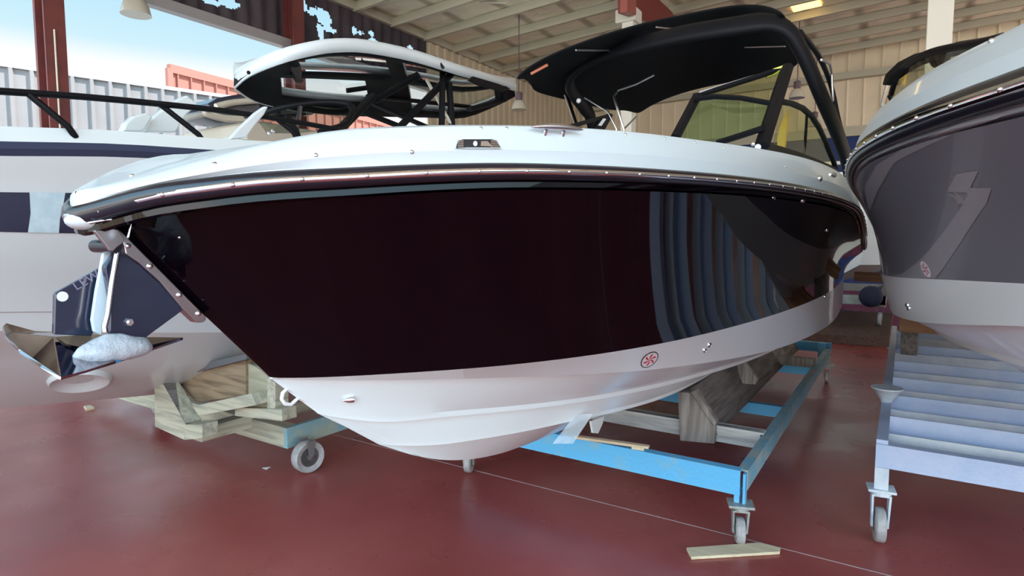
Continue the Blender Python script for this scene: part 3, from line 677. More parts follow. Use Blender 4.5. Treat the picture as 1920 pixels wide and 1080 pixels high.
# --- anchor (its own thing)
an = thing('anchor', 'polished anchor with dark plates hanging under the black boat bow', 'anchor', at(200, 640, X=XC))
slab([(197,500),(232,452),(236,477),(262,497),(300,532),(343,582),(283,626),(262,642),(240,647),(218,640),(206,622),(207,560)], XC+.012, .018, 'shank_plate', M['navy'], an)
MB().lathe(at(241, 604, X=XC+.012), [(.0085, 0), (.0085, .006)], axis=(1,0,0), n=6).lathe(at(241, 604, X=XC+.012), [(.0045, 0), (.0045, .011)], axis=(1,0,0), n=10).build('shank_bolt', M['chrome'], an)
fp = slab([(103,552),(108,547),(187,503),(206,494),(203,560),(176,622),(172,630),(101,627)], XC-.03, .012, 'roll_plate', M['navy'], an)
MB().lathe(at(117, 556, X=XC-.0295), [(.0105, 0), (.0105, .0008)], axis=(1,0,0), n=20).build('plate_hole', M['white'], fp)
# embossed word along the plate's upper edge
tcu = bpy.data.curves.new('plate_lettering', 'FONT'); tcu.body = 'LEWMAR'; tcu.size = .026; tcu.extrude = .0006; tcu.space_character = 1.1
to = bpy.data.objects.new('plate_lettering', tcu); C.objects.link(to); tcu.materials.append(mat('worn lettering', (.22, .20, .30), .6))
o_ = at(143, 545, X=XC-.0285); x_ = (at(213, 506, X=XC-.0285)-o_).normalized(); z_ = Vector((1, 0, 0)); y_ = z_.cross(x_)
mw = Matrix((x_, y_, z_)).transposed().to_4x4(); mw.translation = o_
bpy.context.view_layer.update()
tm = bpy.data.meshes.new_from_object(to.evaluated_get(bpy.context.evaluated_depsgraph_get())); tm.transform(mw); tm.materials.clear(); tm.materials.append(tcu.materials[0])
bpy.data.objects.remove(to); to = bpy.data.objects.new('plate_lettering', tm); C.objects.link(to); to.parent = fp
slab([(193,478),(198,463),(221,474),(216,520),(207,560),(200,600),(190,628),(176,622),(172,600),(180,545),(187,510)], XC-.012, .01, 'shank_sleeve', M['sleeve'], an, label='white plastic sleeve over the shank')
MB().tube([at(222, 462, X=XC+.03), at(210, 530, X=XC+.03), at(202, 590, X=XC+.03), at(196, 612, X=XC+.03), at(197, 622, X=XC+.03)], .0055, 10).build('shank_rod', M['chrome'], an, smooth=60)
V = [at(5,613,X=-1.60), at(11,633,X=-1.57), at(36,658,X=-1.50), at(77,686,X=-1.40), at(113,709,X=-1.32), at(160,697,X=-1.34), at(217,679,X=-1.37), at(261,664,X=-1.40), at(343,635,X=-1.44),
     at(240,634,X=-1.50), at(171,629,X=-1.53), at(102,626,X=-1.56), at(67,623,X=-1.58), at(11,608,X=-1.61), at(102,634,X=-1.49), at(168,676,X=-1.40), at(25,626,X=-1.585), at(60,675,X=-1.46)]
flk = MB().add(V, [(0,1,16,13),(1,2,17,16),(2,3,17),(3,4,17),(16,17,14),(16,14,11,12),(13,16,12),(17,4,14),(14,4,5,15),(5,6,15),(15,6,7),(15,7,8),(14,15,10,11),(15,9,10),(15,8,9)])
flk.build('fluke', mat('dark polished steel', (.40, .38, .42), .06, metal=1.), an, solid=.006, bevel=.001)
# crumpled film round the crown
mb = MB(); cc = at(214, 656, X=-1.40); mb.ball(cc, .075, 14, (.42, 1.0, .42)); 
for i, v in enumerate(mb.v): mb.v[i] = v+(v-cc)*(.35*noise.noise(v*28))
mb.build('film_wrap', M['film'], an, smooth=60, label='crumpled translucent film wrapped round the crown')

# ------------------------------------------------------------------ casters / wheels
def caster(pos, d, parent, yaw=0., plate=.14, top=.25, wid=.035, mplate=None, fork=None, single=False):
    # pos: floor point under the wheel, top: underside of the frame
    c = Vector(pos)+Vector((0, 0, d/2)); ax = Vector((math.cos(yaw), math.sin(yaw), 0)); fw = Vector((-ax.y, ax.x, 0))
    k = MB()
    k.bar(Vector((pos[0], pos[1], top-.006))-ax*plate/2, Vector((pos[0], pos[1], top-.006))+ax*plate/2, plate*.85, .012)
    k.cyl((pos[0], pos[1], top-.035), (pos[0], pos[1], top-.01), wid*.9, 16)
    for sg in (-1, 1):
        b0 = c+ax*sg*(wid/2+.004); tp = Vector((pos[0], pos[1], top-.03))+ax*sg*(wid/2+.008)
        k.prism([tp-fw*.035, tp+fw*.035, b0+fw*.014-Vector((0,0,.012)), b0-fw*.014-Vector((0,0,.012))], ax*sg*.010)
    k.bar(Vector((pos[0], pos[1], top-.034))-ax*(wid/2+.012), Vector((pos[0], pos[1], top-.034))+ax*(wid/2+.012), .07, .008)
    ca = k.build('caster', fork or M['galv'], parent, bevel=.001)
    w = MB().lathe(c-ax*wid/2, [(d*.30, 0), (d*.30, wid*.1), (d*.46, wid*.04), (d*.5, wid*.2), (d*.5, wid*.8), (d*.46, wid*.96), (d*.30, wid*.9), (d*.30, wid)], axis=ax, n=32).build('wheel', M['wheel'], ca, smooth=35)
    MB().lathe(c-ax*(wid/2+.014), [(.010, 0), (.010, wid+.028)], axis=ax, n=10).lathe(c-ax*(wid*.47), [(d*.29, 0), (d*.12, -.004), (d*.12, wid*.94+.004), (d*.29, wid*.94)], axis=ax, n=24).build('hub', M['hubd'], w, smooth=35)
    return ca
# ------------------------------------------------------------------ blue trolley under the main boat
tr = thing('boat_trolley', 'sky blue steel trolley on casters under the black boat', 'trolley', (-1.44, 5, 0))
xa, xb, ya, yb = -2.30, -.62, 3.03, 7.1
def cbeam(p0, p1, h, w, name, m_, parent, open_side=1, th=.008):
    # C channel lying along p0-p1, p at its top centre line
    p0 = Vector(p0); p1 = Vector(p1); d = (p1-p0).normalized(); s_ = d.cross(Vector((0,0,1)))*open_side; up = Vector((0,0,1))
    m = MB(); e = []
    o0 = -s_*w/2
    for a_, b_ in (((o0, up*0), (o0+s_*w, up*0)),): pass
    m.prism([p0+o0, p0+o0+s_*w, p0+o0+s_*w-up*th, p0+o0+s_*th-up*th, p0+o0+s_*th-up*(h-th), p0+o0+s_*w-up*(h-th), p0+o0+s_*w-up*h, p0+o0-up*h], p1-p0)
    return m.build(name, m_, parent)
ZT = .375
cbeam((xa, ya, ZT), (xb, ya, ZT), .125, .055, 'front_beam', M['blue'], tr, -1)
cbeam((xb, ya+.03, ZT-.012), (xb, yb, ZT-.012), .10, .05, 'side_beam', M['bluew'], tr, -1)
cbeam((xa, ya+.03, ZT-.012), (xa, yb, ZT-.012), .10, .05, 'side_beam', M['bluew'], tr, 1)
cbeam((xa, yb, ZT+.04), (xb+.03, yb, ZT+.04), .10, .05, 'rear_beam', M['blue'], tr, 1)
MB().box((xb-.09, yb-.06, ZT-.12), (xb-.02, yb-.03, ZT+.04)).build('rear_post', M['blue'], tr)
pq = at(1483, 782, X=xb-.03); pr = at(1537, 700, X=xb-.03)
pq = at(1483, 764, X=xb-.03)
cbeam((xa, pq.y, pq.z), (xb-.03, pq.y, pq.z), .085, .05, 'cross_beam', M['blue'], tr, -1)
pr = at(1537, 690, X=xb-.03)
cbeam((xa, pr.y, pr.z), (xb-.03, pr.y, pr.z), .08, .05, 'cross_beam', M['blue'], tr, -1)
for x_ in (xa, xb):
    MB().box((x_-.03, ya-.01, .2), (x_-.005, ya+.03, ZT-.10)).box((x_+.01, ya-.01, .2), (x_+.022, ya+.03, ZT-.02)).build('leg_bracket', M['blue'], tr)
    caster((x_, ya, 0), .13, tr, yaw=.35, top=.205, wid=.045, plate=.12)
    MB().box((x_-.02, yb-.05, .17), (x_+.02, yb+.03, ZT-.11)).build('leg_bracket', M['bluew'], tr)
    caster((x_, yb-.02, 0), .125, tr, yaw=.1, top=.19, wid=.036)
# timber carried on the trolley: two bunks, cross bearers, gussets
wb = at(1425, 838, Y=3.62)
def tbox(lo, hi, name, m_, parent=None, **kw): return MB().box(lo, hi).build(name, m_, parent, bevel=.003, **kw)
bl = thing('bunk_frame', 'grey weathered timber bunk carrying the near side of the black boat', 'boat support', (-.95, 4.6, .36))
q0, q1 = at(1275, 742, Y=3.72), at(1333, 832, Y=3.72)
xg = q0.x
# wide tilted bunk board running aft under the chine
b0 = at(1305, 712, Y=3.75); b1 = at(1500, 652, Y=6.6)
brd = MB().prism([at(1272, 735, Y=3.66), at(1290, 732, Y=3.66), at(1345, 815, Y=3.66), at(1335, 822, Y=3.66)], (0, 3.4, .0)).build('bunk_board', M['lumg'], bl, bevel=.003)
MB().prism([at(1271, 735, Y=3.62), at(1300, 737, Y=3.62), at(1341, 800, Y=3.62), at(1339, 832, Y=3.62), at(1275, 826, Y=3.62)], (0, .045, 0)).build('gusset', M['lumgz'], bl, bevel=.002)
MB().prism([at(1295, 736, Y=3.60), at(1304, 731, Y=3.60), at(1343, 792, Y=3.60), at(1339, 800, Y=3.60)], (0, .06, 0)).build('gusset_strip', M['lumgz'], bl, bevel=.002)
MB().prism([at(1381, 678, Y=4.5), at(1396, 676, Y=4.5), at(1420, 712, Y=4.5), at(1416, 721, Y=4.5), at(1392, 719, Y=4.5), at(1385, 700, Y=4.5)], (0, .05, 0)).build('gusset', M['lumgz'], bl, bevel=.002)
MB().prism([at(1446, 655, Y=5.6), at(1463, 651, Y=5.6), at(1474, 665, Y=5.6), at(1452, 667, Y=5.6)], (0, .05, 0)).build('gusset', M['lumgz'], bl, bevel=.002)
cb1 = at(1424, 843, Y=3.66)
MB().box((-2.2, 3.67, cb1.z), (cb1.x, 3.71, at(1424, 815, Y=3.62).z)).box((-2.2, 3.66, at(1424, 815, Y=3.62).z-.012), (cb1.x+.02, 3.74, at(1424, 815, Y=3.62).z+.0)).build('cross_bearer', M['lumw'], bl)
cb2 = at(1527, 678, Y=6.0); MB().box((-2.2, 6.0, cb2.z-.06), (cb2.x, 6.08, cb2.z+.02)).build('cross_bearer', M['lumgz'], bl)
dup(bl, (-1.05, .0, 0), 'grey timber bunk carrying the far side of the black boat')
# plank on the front beam
A_, B_ = at(1078, 819, Z=ZT+.02), at(1217, 838, Z=ZT+.02)
pk = thing('loose_plank', 'thin pine plank lying on the blue front beam', 'plank', A_)
MB().bar(A_, B_, .035, .014).build('board', M['pine'], pk, bevel=.002)
MB().bar(B_+(A_-B_)*.06-Vector((0,0,.013)), B_+(A_-B_)*.22-Vector((0,0,.013)), .03, .014).build('batten', M['pine'], pk)
# plank on the floor
fp_ = [at(1287, 1032, Z=.0), at(1296, 1050, Z=.0), at(1462, 1040, Z=.0), at(1463, 1032, Z=.0), at(1425, 1022, Z=.0)]
tag(MB().prism([p+Vector((0,0,.001)) for p in fp_], (0, 0, .014)).build('loose_plank', M['pine'], bevel=.002), 'short pine offcut lying on the red floor by the front caster', 'plank')
# polythene film hanging from the hull by the beam
mb = MB(); rws = []
for j in range(7):
    t_ = j/6; xL = 1080-44*t_; xR = 1112-38*t_; rws.append([at(xL+(xR-xL)*i/4, 776+56*t_, T=2.60-.10*t_+.012*math.sin(3*i+2*j)) for i in range(5)])
tag(mb.grid(rws).build('plastic_film', mat('thin polythene', (.75, .82, .88), .3, alpha=.5), smooth=60), 'clear plastic film hanging between the white hull bottom and blue beam', 'film')
MB().prism([at(x, y_, X=XC+.02) for x, y_ in ((1108,790),(1134,780),(1130,795),(1122,813),(1112,812))], (-.012, 0, 0)).build('hull_tab', M['gelw'], boat, bevel=.002)
# ------------------------------------------------------------------ RIGHT BOAT
XR = .95
rb = thing('motorboat', 'grey motorboat with light grey zigzag stripe at the right edge', 'boat', (XR, 3.5, .8))
R2 = build_hull(rb, XR, 6.6,
    ((.3, 1.165, 3.3, 2.4, 1.6), [(.3,1.66),(.8,1.74),(1.33,1.772),(1.5,1.782),(1.9,1.800),(2.4,1.815),(2.8,1.81),(3.5,1.79),(5,1.72),(6.6,1.55)]),
    .02,
    ((.6, 1.05, 3.5, 2.2, 1.2), [(.6,1.43),(1.85,1.397),(2.17,1.383),(2.7,1.358),(3.37,1.333),(4.7,1.30),(6.6,1.28)]),
    ((.6, 1.0, 3.5, 2.2, 1.1), [(.6,1.36),(1.2,1.32),(1.96,1.283),(2.3,1.239),(2.77,1.187),(3.3,1.15),(4.5,1.12),(6.6,1.1)]),
    ((.8, .8, 3., 2., 1.), [(.8,1.25),(1.5,1.19),(2.39,1.129),(3,1.094),(3.8,1.05),(6.6,1.0)]),
    ((1.0, .45, 3., 2., 1.), [(1.0,1.12),(1.7,1.02),(2.4,.97),(3.3,.915),(4.5,.84),(6.6,.82)]),
    ([(.6,1.40),(.8,1.26),(1.0,1.14),(1.3,1.02),(1.7,.92),(2.2,.86),(3,.82),(6.6,.78)], 1.2),
    ((.38, 1.09, 3.4, 2.4, 1.6), [(.38,1.72),(.9,1.84),(1.54,1.897),(1.9,1.927),(2.4,1.955),(3.0,1.965),(3.5,1.96),(5,1.9),(6.6,1.75)]),
    (M['grey'], M['gelw'], M['gel']), rail=.055, kdrop=.065, open_from=1.9)
bvr = bvh_of(R2['side']); bvrb = bvh_of(R2['bottom']); bvrd = bvh_of(R2['deck'])
decal('hull_stripe', [(1777,358),(1794,325),(1836,319),(1820,351),(1860,352),(1851,380),(1830,410),(1797,462),(1770,502),(1752,524),(1700,520),(1662,517),(1692,513),(1720,492),(1742,470),(1775,428),(1800,392),(1818,360)], bvr, M['grey2'], rb, .0015, 4, label='light grey zigzag stripe')
decal('hull_stripe', [(1622,348),(1640,318),(1665,300),(1687,290),(1665,325),(1645,360),(1630,400),(1624,370)], bvr, M['grey2'], rb, .0015, 3)
decal('rail_band', [(1640,312),(1690,280),(1740,256),(1800,232),(1860,210),(1925,190),(1925,205),(1860,224),(1800,246),(1740,272),(1690,297),(1645,325)], bvr, M['grey2'], rb, .0012, 3)
fanmark(1736.5, 504.5, 18.5, 8, 62, bvr, rb, ringm=M['white'], bgm=M['white'], redm=mat('faded red print', (.42, .10, .16), .5))
for px, py in ((1702,572),(1705,578)):
    p, nn = hit(bvrb, px, py)
    if p: 
        f_ = MB().lathe(p-nn*.002, [(.010, 0), (.010, .006), (.006, .008)], axis=nn, n=14).build('through_hull', M['chrome'], rb, smooth=50)
        MB().lathe(p, [(.006, 0), (.005, .009)], axis=nn, n=12).build('drain_hole', M['blk'], f_)
p2 = R2['path2'][:57][::-1]; acc = 0; nxt = .2
for a, b_ in zip(p2[:-1], p2[1:]):
    sl = (b_-a).length
    while acc+sl > nxt and nxt < 4:
        p = a.lerp(b_, (nxt-acc)/sl); MB().ball(p+Vector((-.006, -.003, 0)), .0055, 4).build('rail_screw', M['chrome'], rb, smooth=60); nxt += .16
    acc += sl
for px, py in ((1859, 77), (1703, 374), (1647, 380)):
    p, nn = hit(bvrd, px, py)
    if p: MB().ball(p, .006, 6).build('snap_stud', M['chrome'], rb, smooth=60)
# its windshield and canvas
WP = [(1672,175),(1680,148),(1693,128),(1715,112),(1745,98),(1790,88),(1840,80),(1880,70)]; WYs = [5.2,5.0,4.7,4.4,4.1,3.8,3.5,3.3]
top = [at(x, y_, Y=Y) for (x, y_), Y in zip(WP, WYs)]
wf = MB().tube(smoothp(top, 3), .02, 8).build('windshield_frame', M['frame'], rb, smooth=60)
botw = [Vector((p.x-.0, p.y-.35, 1.9)) for p in top]
MB().grid([botw, top]).build('glass_pane', glassmat('smoked green glass', (.52, .55, .42), .05), wf, smooth=60)
MB().tube([at(1668,178,Y=5.3), at(1678,200,Y=5.3), at(1690,215,Y=5.2)], .02, 6).build('frame_foot', M['frame'], wf)
CT = [(1662,158),(1668,140),(1690,120),(1720,106),(1752,100),(1800,86),(1850,79)]; CB = [(1664,160),(1676,148),(1700,130),(1728,114),(1760,104),(1805,92),(1850,84)]
cr_ = [[at(x, y_, Y=5.4-.25*i) for i, (x, y_) in enumerate(CT)], [at(x, y_, Y=5.1-.25*i) for i, (x, y_) in enumerate(CB)]]
MB().grid(cr_).build('folded_canvas', M['canvas'], rb, smooth=60, solid=.05)
MB().tube([at(1663,160,Y=5.6), at(1652,200,Y=5.6)], .02, 6, w=(.045,.012)).build('tower_leg', M['lampsh'], rb)
MB().tube([at(1672,165,Y=5.5), at(1662,195,Y=5.5)], .014, 6).build('tower_leg', M['oak'], rb)
MB().prism([at(1690,142,Y=5.0), at(1697,138,Y=5.0), at(1694,160,Y=5.0), at(1690,158,Y=5.0)], (.01, .02, 0)).build('foam_strip', M['amber'], wf)
MB().ball(at(1763, 114, Y=4.3), .05, 8, (1, 1, .8)).build('mirror', M['frame'], wf, smooth=60)
# ------------------------------------------------------------------ right trolley
t2 = thing('boat_trolley', 'pale blue steel trolley with many cross bars under the grey boat', 'trolley', (.9, 5, 0))
x0, x1 = -.07, 1.75
zt2 = at(1640, 838, X=x0, T=None).z
def Yat(px, py, z): return at(px, py, Z=z).y
fy = 3.40
zt2 = .50
MB().box((x0, fy, zt2-.115), (x1, fy+.012, zt2)).box((x0, fy+.012, zt2-.008), (x1, fy+.06, zt2)).build('front_beam', M['palebl'], t2)
MB().box((x0, fy+.013, zt2-.1), (x0+.05, 8.1, zt2+.02)).build('side_beam', M['palebl'], t2)
MB().box((x1-.05, fy+.013, zt2-.1), (x1, 8.1, zt2+.02)).build('side_beam', M['palebl'], t2)
for yy, hh in ((3.62, .0), (4.15, .0), (4.72, 0), (5.4, 0), (6.3, 0), (7.3, 0)):
    MB().box((x0+.05, yy, zt2-.09), (x1-.05, yy+.01, zt2+.0)).box((x0+.05, yy+.01, zt2-.09), (x1-.05, yy+.09, zt2-.08)).build('cross_bar', M['paleb2'], t2)
    MB().box((x0+.05, yy+.17, zt2-.06), (x1-.05, yy+.18, zt2+.05)).box((x0+.05, yy+.09, zt2-.06), (x1-.05, yy+.17, zt2-.05)).build('cross_bar', M['palebl'], t2)
cc = at(1672, 742, Z=zt2+.02); cc = Vector((x0+.025, at(1672, 760, Z=zt2).y, zt2+.01))
MB().lathe(cc, [(.028, 0), (.034, .02), (.075, .085), (.085, .09), (.085, .098)], n=24).build('cup_bracket', M['paleb2'], t2, smooth=40)
for x_ in (x0+.03, x1-.03):
    MB().box((x_-.03, fy-.002, .26), (x_+.03, fy+.06, zt2-.116)).build('leg', M['paleb2'], t2)
    caster((x_, fy+.03, 0), .17, t2, yaw=.15, top=.275, wid=.05, plate=.12, fork=M['paleb2'])
    MB().box((x_-.03, 8.0, .26), (x_+.03, 8.06, zt2-.10)).build('leg', M['paleb2'], t2)
    caster((x_, 8.03, 0), .17, t2, yaw=.15, top=.275, wid=.05, plate=.12, fork=M['paleb2'])
# bunks under the right boat
kb2 = thing('bunk_frame', 'dark brown timber blocks between the pale trolley and the grey boat', 'boat support', (.6, 6.2, .5))
for x_ in (.02, 1.5): MB().box((x_, 6.1, .52), (x_+.12, 6.9, 1.08)).build('post', M['lumg'], kb2, bevel=.004)
MB().box((.0, 6.05, .72), (1.6, 6.12, .92)).build('cross_bearer', M['oak'], kb2, bevel=.004)

# prop beam between the two boats, and things far behind
pa, pb = at(1560, 516, T=5.6), at(1657, 518, T=5.6)
tag(MB().bar((-.36, 6.25, pa.z), (.0, 6.25, pb.z), .10, .085).build('timber_beam', M['oak'], bevel=.004), 'brown timber beam wedged between the black and grey boats', 'beam')

# ------------------------------------------------------------------ LEFT BOAT
XB3 = -4.2
lb = thing('cabin_cruiser', 'white cabin cruiser with glazed hardtop, at the left behind the black boat', 'boat', (XB3, 2.5, .45))
YE3 = 7.2
def LN(hm, z, Y0=-1.5, L=5.): return Line(Y0, hm, L, 2.2, 1.5, z, YE3)
n = 60
dkz = [(-1.5,1.90),(.95,1.962),(1.3,1.995),(1.87,2.025),(2.3,2.06),(4,2.06),(7.2,1.95)]
dkE = LN(1.29, dkz); off = lambda d: [(a, b_+d) for a, b_ in dkz]
sT = LN(1.325, off(-.063)).row(n); sB = LN(1.325, off(-.122)).row(n)
wT = LN(1.25, [(-1.5,1.66),(.95,1.698),(1.2,1.712),(7.2,1.72)]).row(n); wB = LN(1.2, [(-1.5,1.52),(.95,1.536),(7.2,1.53)]).row(n)
cs = LN(1.02, [(-1.1,1.22),(.98,1.179),(1.18,1.159),(1.6,1.112),(1.9,1.05),(7.2,.98)], -1.1).row(n)
cs = LN(1.02, [(-1.1,1.26),(.98,1.179),(1.6,1.13),(2.5,1.08),(7.2,1.0)], -1.1).row(n)
lc = LN(.97, [(-1.0,1.14),(.99,1.088),(1.6,1.008),(2.1,.95),(7.2,.88)], -1.0).row(n)
l3 = LN(.72, [(-.7,1.0),(1.05,.943),(1.49,.84),(1.9,.76),(2.3,.72),(7.2,.66)], -.7).row(n)
l3b = [(max(0, p[0]-.04), p[1], p[2]-.03) for p in l3]
keel3 = [(-.4,.92),(.3,.72),(1.2,.563),(1.6,.512),(2.0,.462),(3,.43),(7.2,.42)]
kr = [(0, -.4+(YE3+.4)*(i/n)**1.9, interp(keel3, -.4+(YE3+.4)*(i/n)**1.9)) for i in range(n+1)]
rd = dkE.row(n); dE2 = [(max(0, p[0]-.10), p[1], p[2]+.012) for p in rd]
hs3 = hullmesh([sB, mixrow(sB, wT, .5, 0), wT, wB, mixrow(wB, cs, .5, .02), cs, [(max(0,p[0]-.012), p[1], p[2]-.006) for p in cs], lc, mixrow(lc, l3, .5, -.01), l3, l3b, mixrow(l3b, kr, .4, -.02), mixrow(l3b, kr, .75, -.02), kr], XB3)
hs3.build('hull', M['cream'], lb, smooth=24)
hullmesh([sT, [(p[0]+.012, p[1], p[2]-.03) for p in sT], sB], XB3).build('rub_band', M['navyfab'], lb, smooth=40)
hullmesh([sT, rd, dE2, [(max(0, p[0]-.4), p[1], p[2]+.02) for p in rd], [(0, p[1], p[2]+.03) for p in rd]], XB3).build('deck', M['cream'], lb, smooth=30)
bv3 = bvh_of(hs3)
wn = decal('hull_window', [(-60,360),(0,360),(90,361),(190,362),(240,364),(240,440),(190,438),(90,436),(0,434),(-60,433)], bv3, M['navy'], lb, .003, 3, label='long dark hull window')
decal('window_reflection', [(55,360),(122,361),(118,385),(112,410),(110,436),(52,435),(57,400)], bv3, mat('painted blue reflection', (.42, .55, .62), .5, col2=(.5, .62, .68), vscale=20), wn, .0045, 3, label='strip of painted blue reflection on the window')  # a reflection painted onto the dark window as a pale blue decal
# thruster tunnel: flared ring with dark core
p, nn = hit(bv3, 150, 712)
th_ = MB().lathe(p-nn*.02, [(.155, .0), (.15, .030), (.138, .046), (.12, .040), (.09, .024), (.05, .014), (.002, .010)], axis=nn, n=32).build('thruster_tunnel', M['cream'], lb, smooth=50)
MB().lathe(p-nn*.008+Vector((0,.0,.012)), [(.026, 0), (.026, .012)], axis=nn, n=16).build('thruster_hole', M['blk'], th_)
# bow rail
rl = smoothp([at(-60, 166, X=-3.1), at(0, 171, X=-3.1), at(150, 181, X=-3.1), at(300, 195, X=-3.08), at(420, 208, X=-3.06), at(540, 226, X=-3.04), at(650, 246, X=-3.0)], 4)
rail3 = MB().tube(rl, .013, 8, w=(.017, .015)).build('bow_rail', M['frame'], lb, smooth=60)
for a_, b_ in (((52,175),(128,238)), ((302,197),(372,252)), ((520,224),(548,246))): MB().tube([at(*a_, X=-3.1), at(*b_, X=-3.05), at(b_[0]+14, b_[1]+20, X=-3.06)], .014, 8).build('stanchion', M['frame'], rail3, smooth=60)
# pale seat backs and hatch standing on the foredeck
sb = MB().prism([at(x, y_, X=-3.5) for x, y_ in ((230,246),(236,230),(250,218),(276,211),(288,218),(270,246))], (-.06, 0, 0)).build('seat_back', M['cream'], lb, bevel=.01)
MB().prism([at(x, y_, X=-3.55) for x, y_ in ((272,246),(290,216),(325,190),(352,178),(372,196),(350,215),(330,248))], (-.06, 0, 0)).build('seat_back', M['cream'], lb, bevel=.01)
MB().prism([at(x, y_, X=-3.0) for x, y_ in ((428,262),(448,240),(478,212),(497,199),(504,200),(496,215),(478,236),(462,258))], (-.03, 0, 0)).build('windscreen_fairing', M['gel'], lb, bevel=.008)
# hardtop -----------------------------------------------------------------
near = [(441,157),(466,136),(520,113),(580,97),(630,90),(690,92),(780,110),(860,135),(920,152),(966,166)]
farp = [(441,161),(476,183),(530,198),(590,207),(650,212),(720,214),(800,216),(870,217),(930,195),(967,176)]
nX = [-4.1,-3.7,-3.38,-3.28,-3.25,-3.25,-3.27,-3.32,-3.45,-3.7]; fX = [-4.2,-4.6,-4.85,-5.0,-5.1,-5.12,-5.1,-5.05,-4.85,-4.5]
nP = smoothp([at(x, y_, X=X_) for (x, y_), X_ in zip(near, nX)], 3); fP = smoothp([at(x, y_, X=X_) for (x, y_), X_ in zip(farp, fX)], 3)
KN = len(nP); NVV = 12
def hp(i, j, dz=0.):
    t_ = j/NVV; p = nP[i].lerp(fP[i], t_); return p+Vector((0, 0, dz+.10*4*t_*(1-t_)))
skip = set()
for i in range(KN-1):
    for j in range(NVV):
        u = i/(KN-1)
        if (.25 < u < .58 and 1 <= j <= 4) or (.20 < u < .50 and 6 <= j <= 9) or (.62 < u < .88 and 1 <= j <= 10 and j != 5): skip.add((i, j))
ht = None
def cells(dz, keep):
    m = MB(); vid = {}
    for i in range(KN):
        for j in range(NVV+1): vid[i, j] = len(m.v); m.v.append(hp(i, j, dz))
    for i in range(KN-1):
        for j in range(NVV):
            if keep(i, j): m.f.append((vid[i,j], vid[i+1,j], vid[i+1,j+1], vid[i,j+1]))
    used = sorted({a for f in m.f for a in f}); mp = {a: b_ for b_, a in enumerate(used)}
    m.v = [m.v[a] for a in used]; m.f = [tuple(mp[a] for a in f) for f in m.f]; return m
ht = cells(.05, lambda i, j: (i, j) not in skip).build('hardtop', M['gel'], lb, smooth=50, solid=.02)
rim = MB(); loop_ = [p for p in nP]+[p for p in fP[::-1]]
rim.grid([[p+Vector((0,0,.06)) for p in loop_+loop_[:1]], [p+Vector((.0,0,.03))+Vector((.012 if k < KN else -.012, 0, 0)) for k, p in enumerate(loop_+loop_[:1])], [p+Vector((0,0,-.03)) for p in loop_+loop_[:1]]]).build('hardtop_rim', M['gel'], ht, smooth=60, solid=.012)
cells(-.02, lambda i, j: (i, j) not in skip).build('hardtop_lining', M['canvas'], ht, smooth=50, solid=.02)
cells(.03, lambda i, j: (i, j) in skip).build('roof_glass', M['glassr'], ht)
MB().tube([at(700,92,X=-3.3), at(716,86,X=-3.3), at(760,94,X=-3.3), at(818,108,X=-3.3), at(826,120,X=-3.28), at(832,128,X=-3.26)], .012, 6).build('roof_rail', M['frame'], ht, smooth=60)
MB().cyl(at(617,92,X=-4.2), at(617,62,X=-4.2), .03, 10).build('antenna_mount', M['frame'], ht)
MB().ball(at(632,84,X=-4.2), .05, 8, (1.6,1,.3)).build('navigation_dome', M['gel'], ht, smooth=60)
for x, y_ in ((466,136),(531,111),(585,96)): MB().ball(at(x, y_, X=-3.45), .012, 5).build('roof_light', M['frame'], ht)
MB().prism([at(x, y_, X=-3.24) for x, y_ in ((880,150),(888,143),(935,157),(958,166),(945,172),(900,160))], (-.03, 0, 0)).build('side_vent', M['frame'], ht, bevel=.004)
def tb(a_, b_, Xa, Xb, w, name='support_strut', m_=None):
    P = [at(*a_, X=Xa), at(*b_, X=Xb)]
    if b_[1] >= 236 and P[1].z > 2.06: d_ = P[1]-P[0]; P.append(P[1]+d_*min(.6, (P[1].z-2.04)/max(.05, -d_.z))); P[-1].z = 2.04
    return MB().tube(P, w, 8, w=(w*1.3, w*.8)).build(name, m_ or M['frame'], ht, smooth=60)
tb((830,135),(828,240), -3.4, -3.3, .02); tb((785,140),(700,190), -3.4, -3.8, .03); tb((845,140),(738,250), -3.4, -3.5, .035); tb((700,180),(640,240), -3.8, -3.6, .035)
tb((800,150),(850,240), -3.5, -3.3, .018, m_=M['lampsh']); tb((842,155),(848,240), -3.4, -3.3, .022); tb((700,195),(800,238), -4.2, -3.6, .028); tb((690,180),(880,200), -4.6, -4.6, .03)
tb((668,205),(770,245), -4.0, -3.6, .03); tb((880,205),(942,188), -3.5, -3.5, .03); tb((942,188),(945,165), -3.5, -3.4, .035); tb((650,170),(790,150), -4.6, -4.2, .03); tb((560,150),(552,120), -4.3, -3.7, .03)
# lower windscreen of the cruiser
MB().box((-4.95, 2.1, 2.0), (-3.35, 6.4, 2.11)).build('coachroof', M['cream'], lb, bevel=.03)
wsp = smoothp([at(x, y_, X=X_) for x, y_, X_ in ((470,222,-4.1),(520,204,-3.8),(575,194,-3.6),(625,192,-3.45),(660,200,-3.35),(648,232,-3.2),(600,248,-3.1))], 3)
wso = MB().tube(wsp, .022, 8).build('windscreen_frame', M['frame'], lb, smooth=60)
MB().add([at(480,222,X=-4.0), at(575,197,X=-3.62), at(625,196,X=-3.47), at(655,205,X=-3.37), at(640,240,X=-3.2), at(560,250,X=-3.3), at(500,250,X=-3.8)], [(0,1,2,3,4,5,6)]).build('windscreen_glass', glassmat('smoked glass', (.45, .5, .45), .05), wso)
tb((563,200),(556,246), -3.5, -3.4, .012, 'mullion', M['steel']); tb((540,218),(555,250), -3.4, -3.2, .02, 'wiper_arm')
MB().ball(at(505,250,X=-3.1), .012, 6).ball(at(512,246,X=-3.1), .012, 6).build('deck_fitting', M['chrome'], lb)

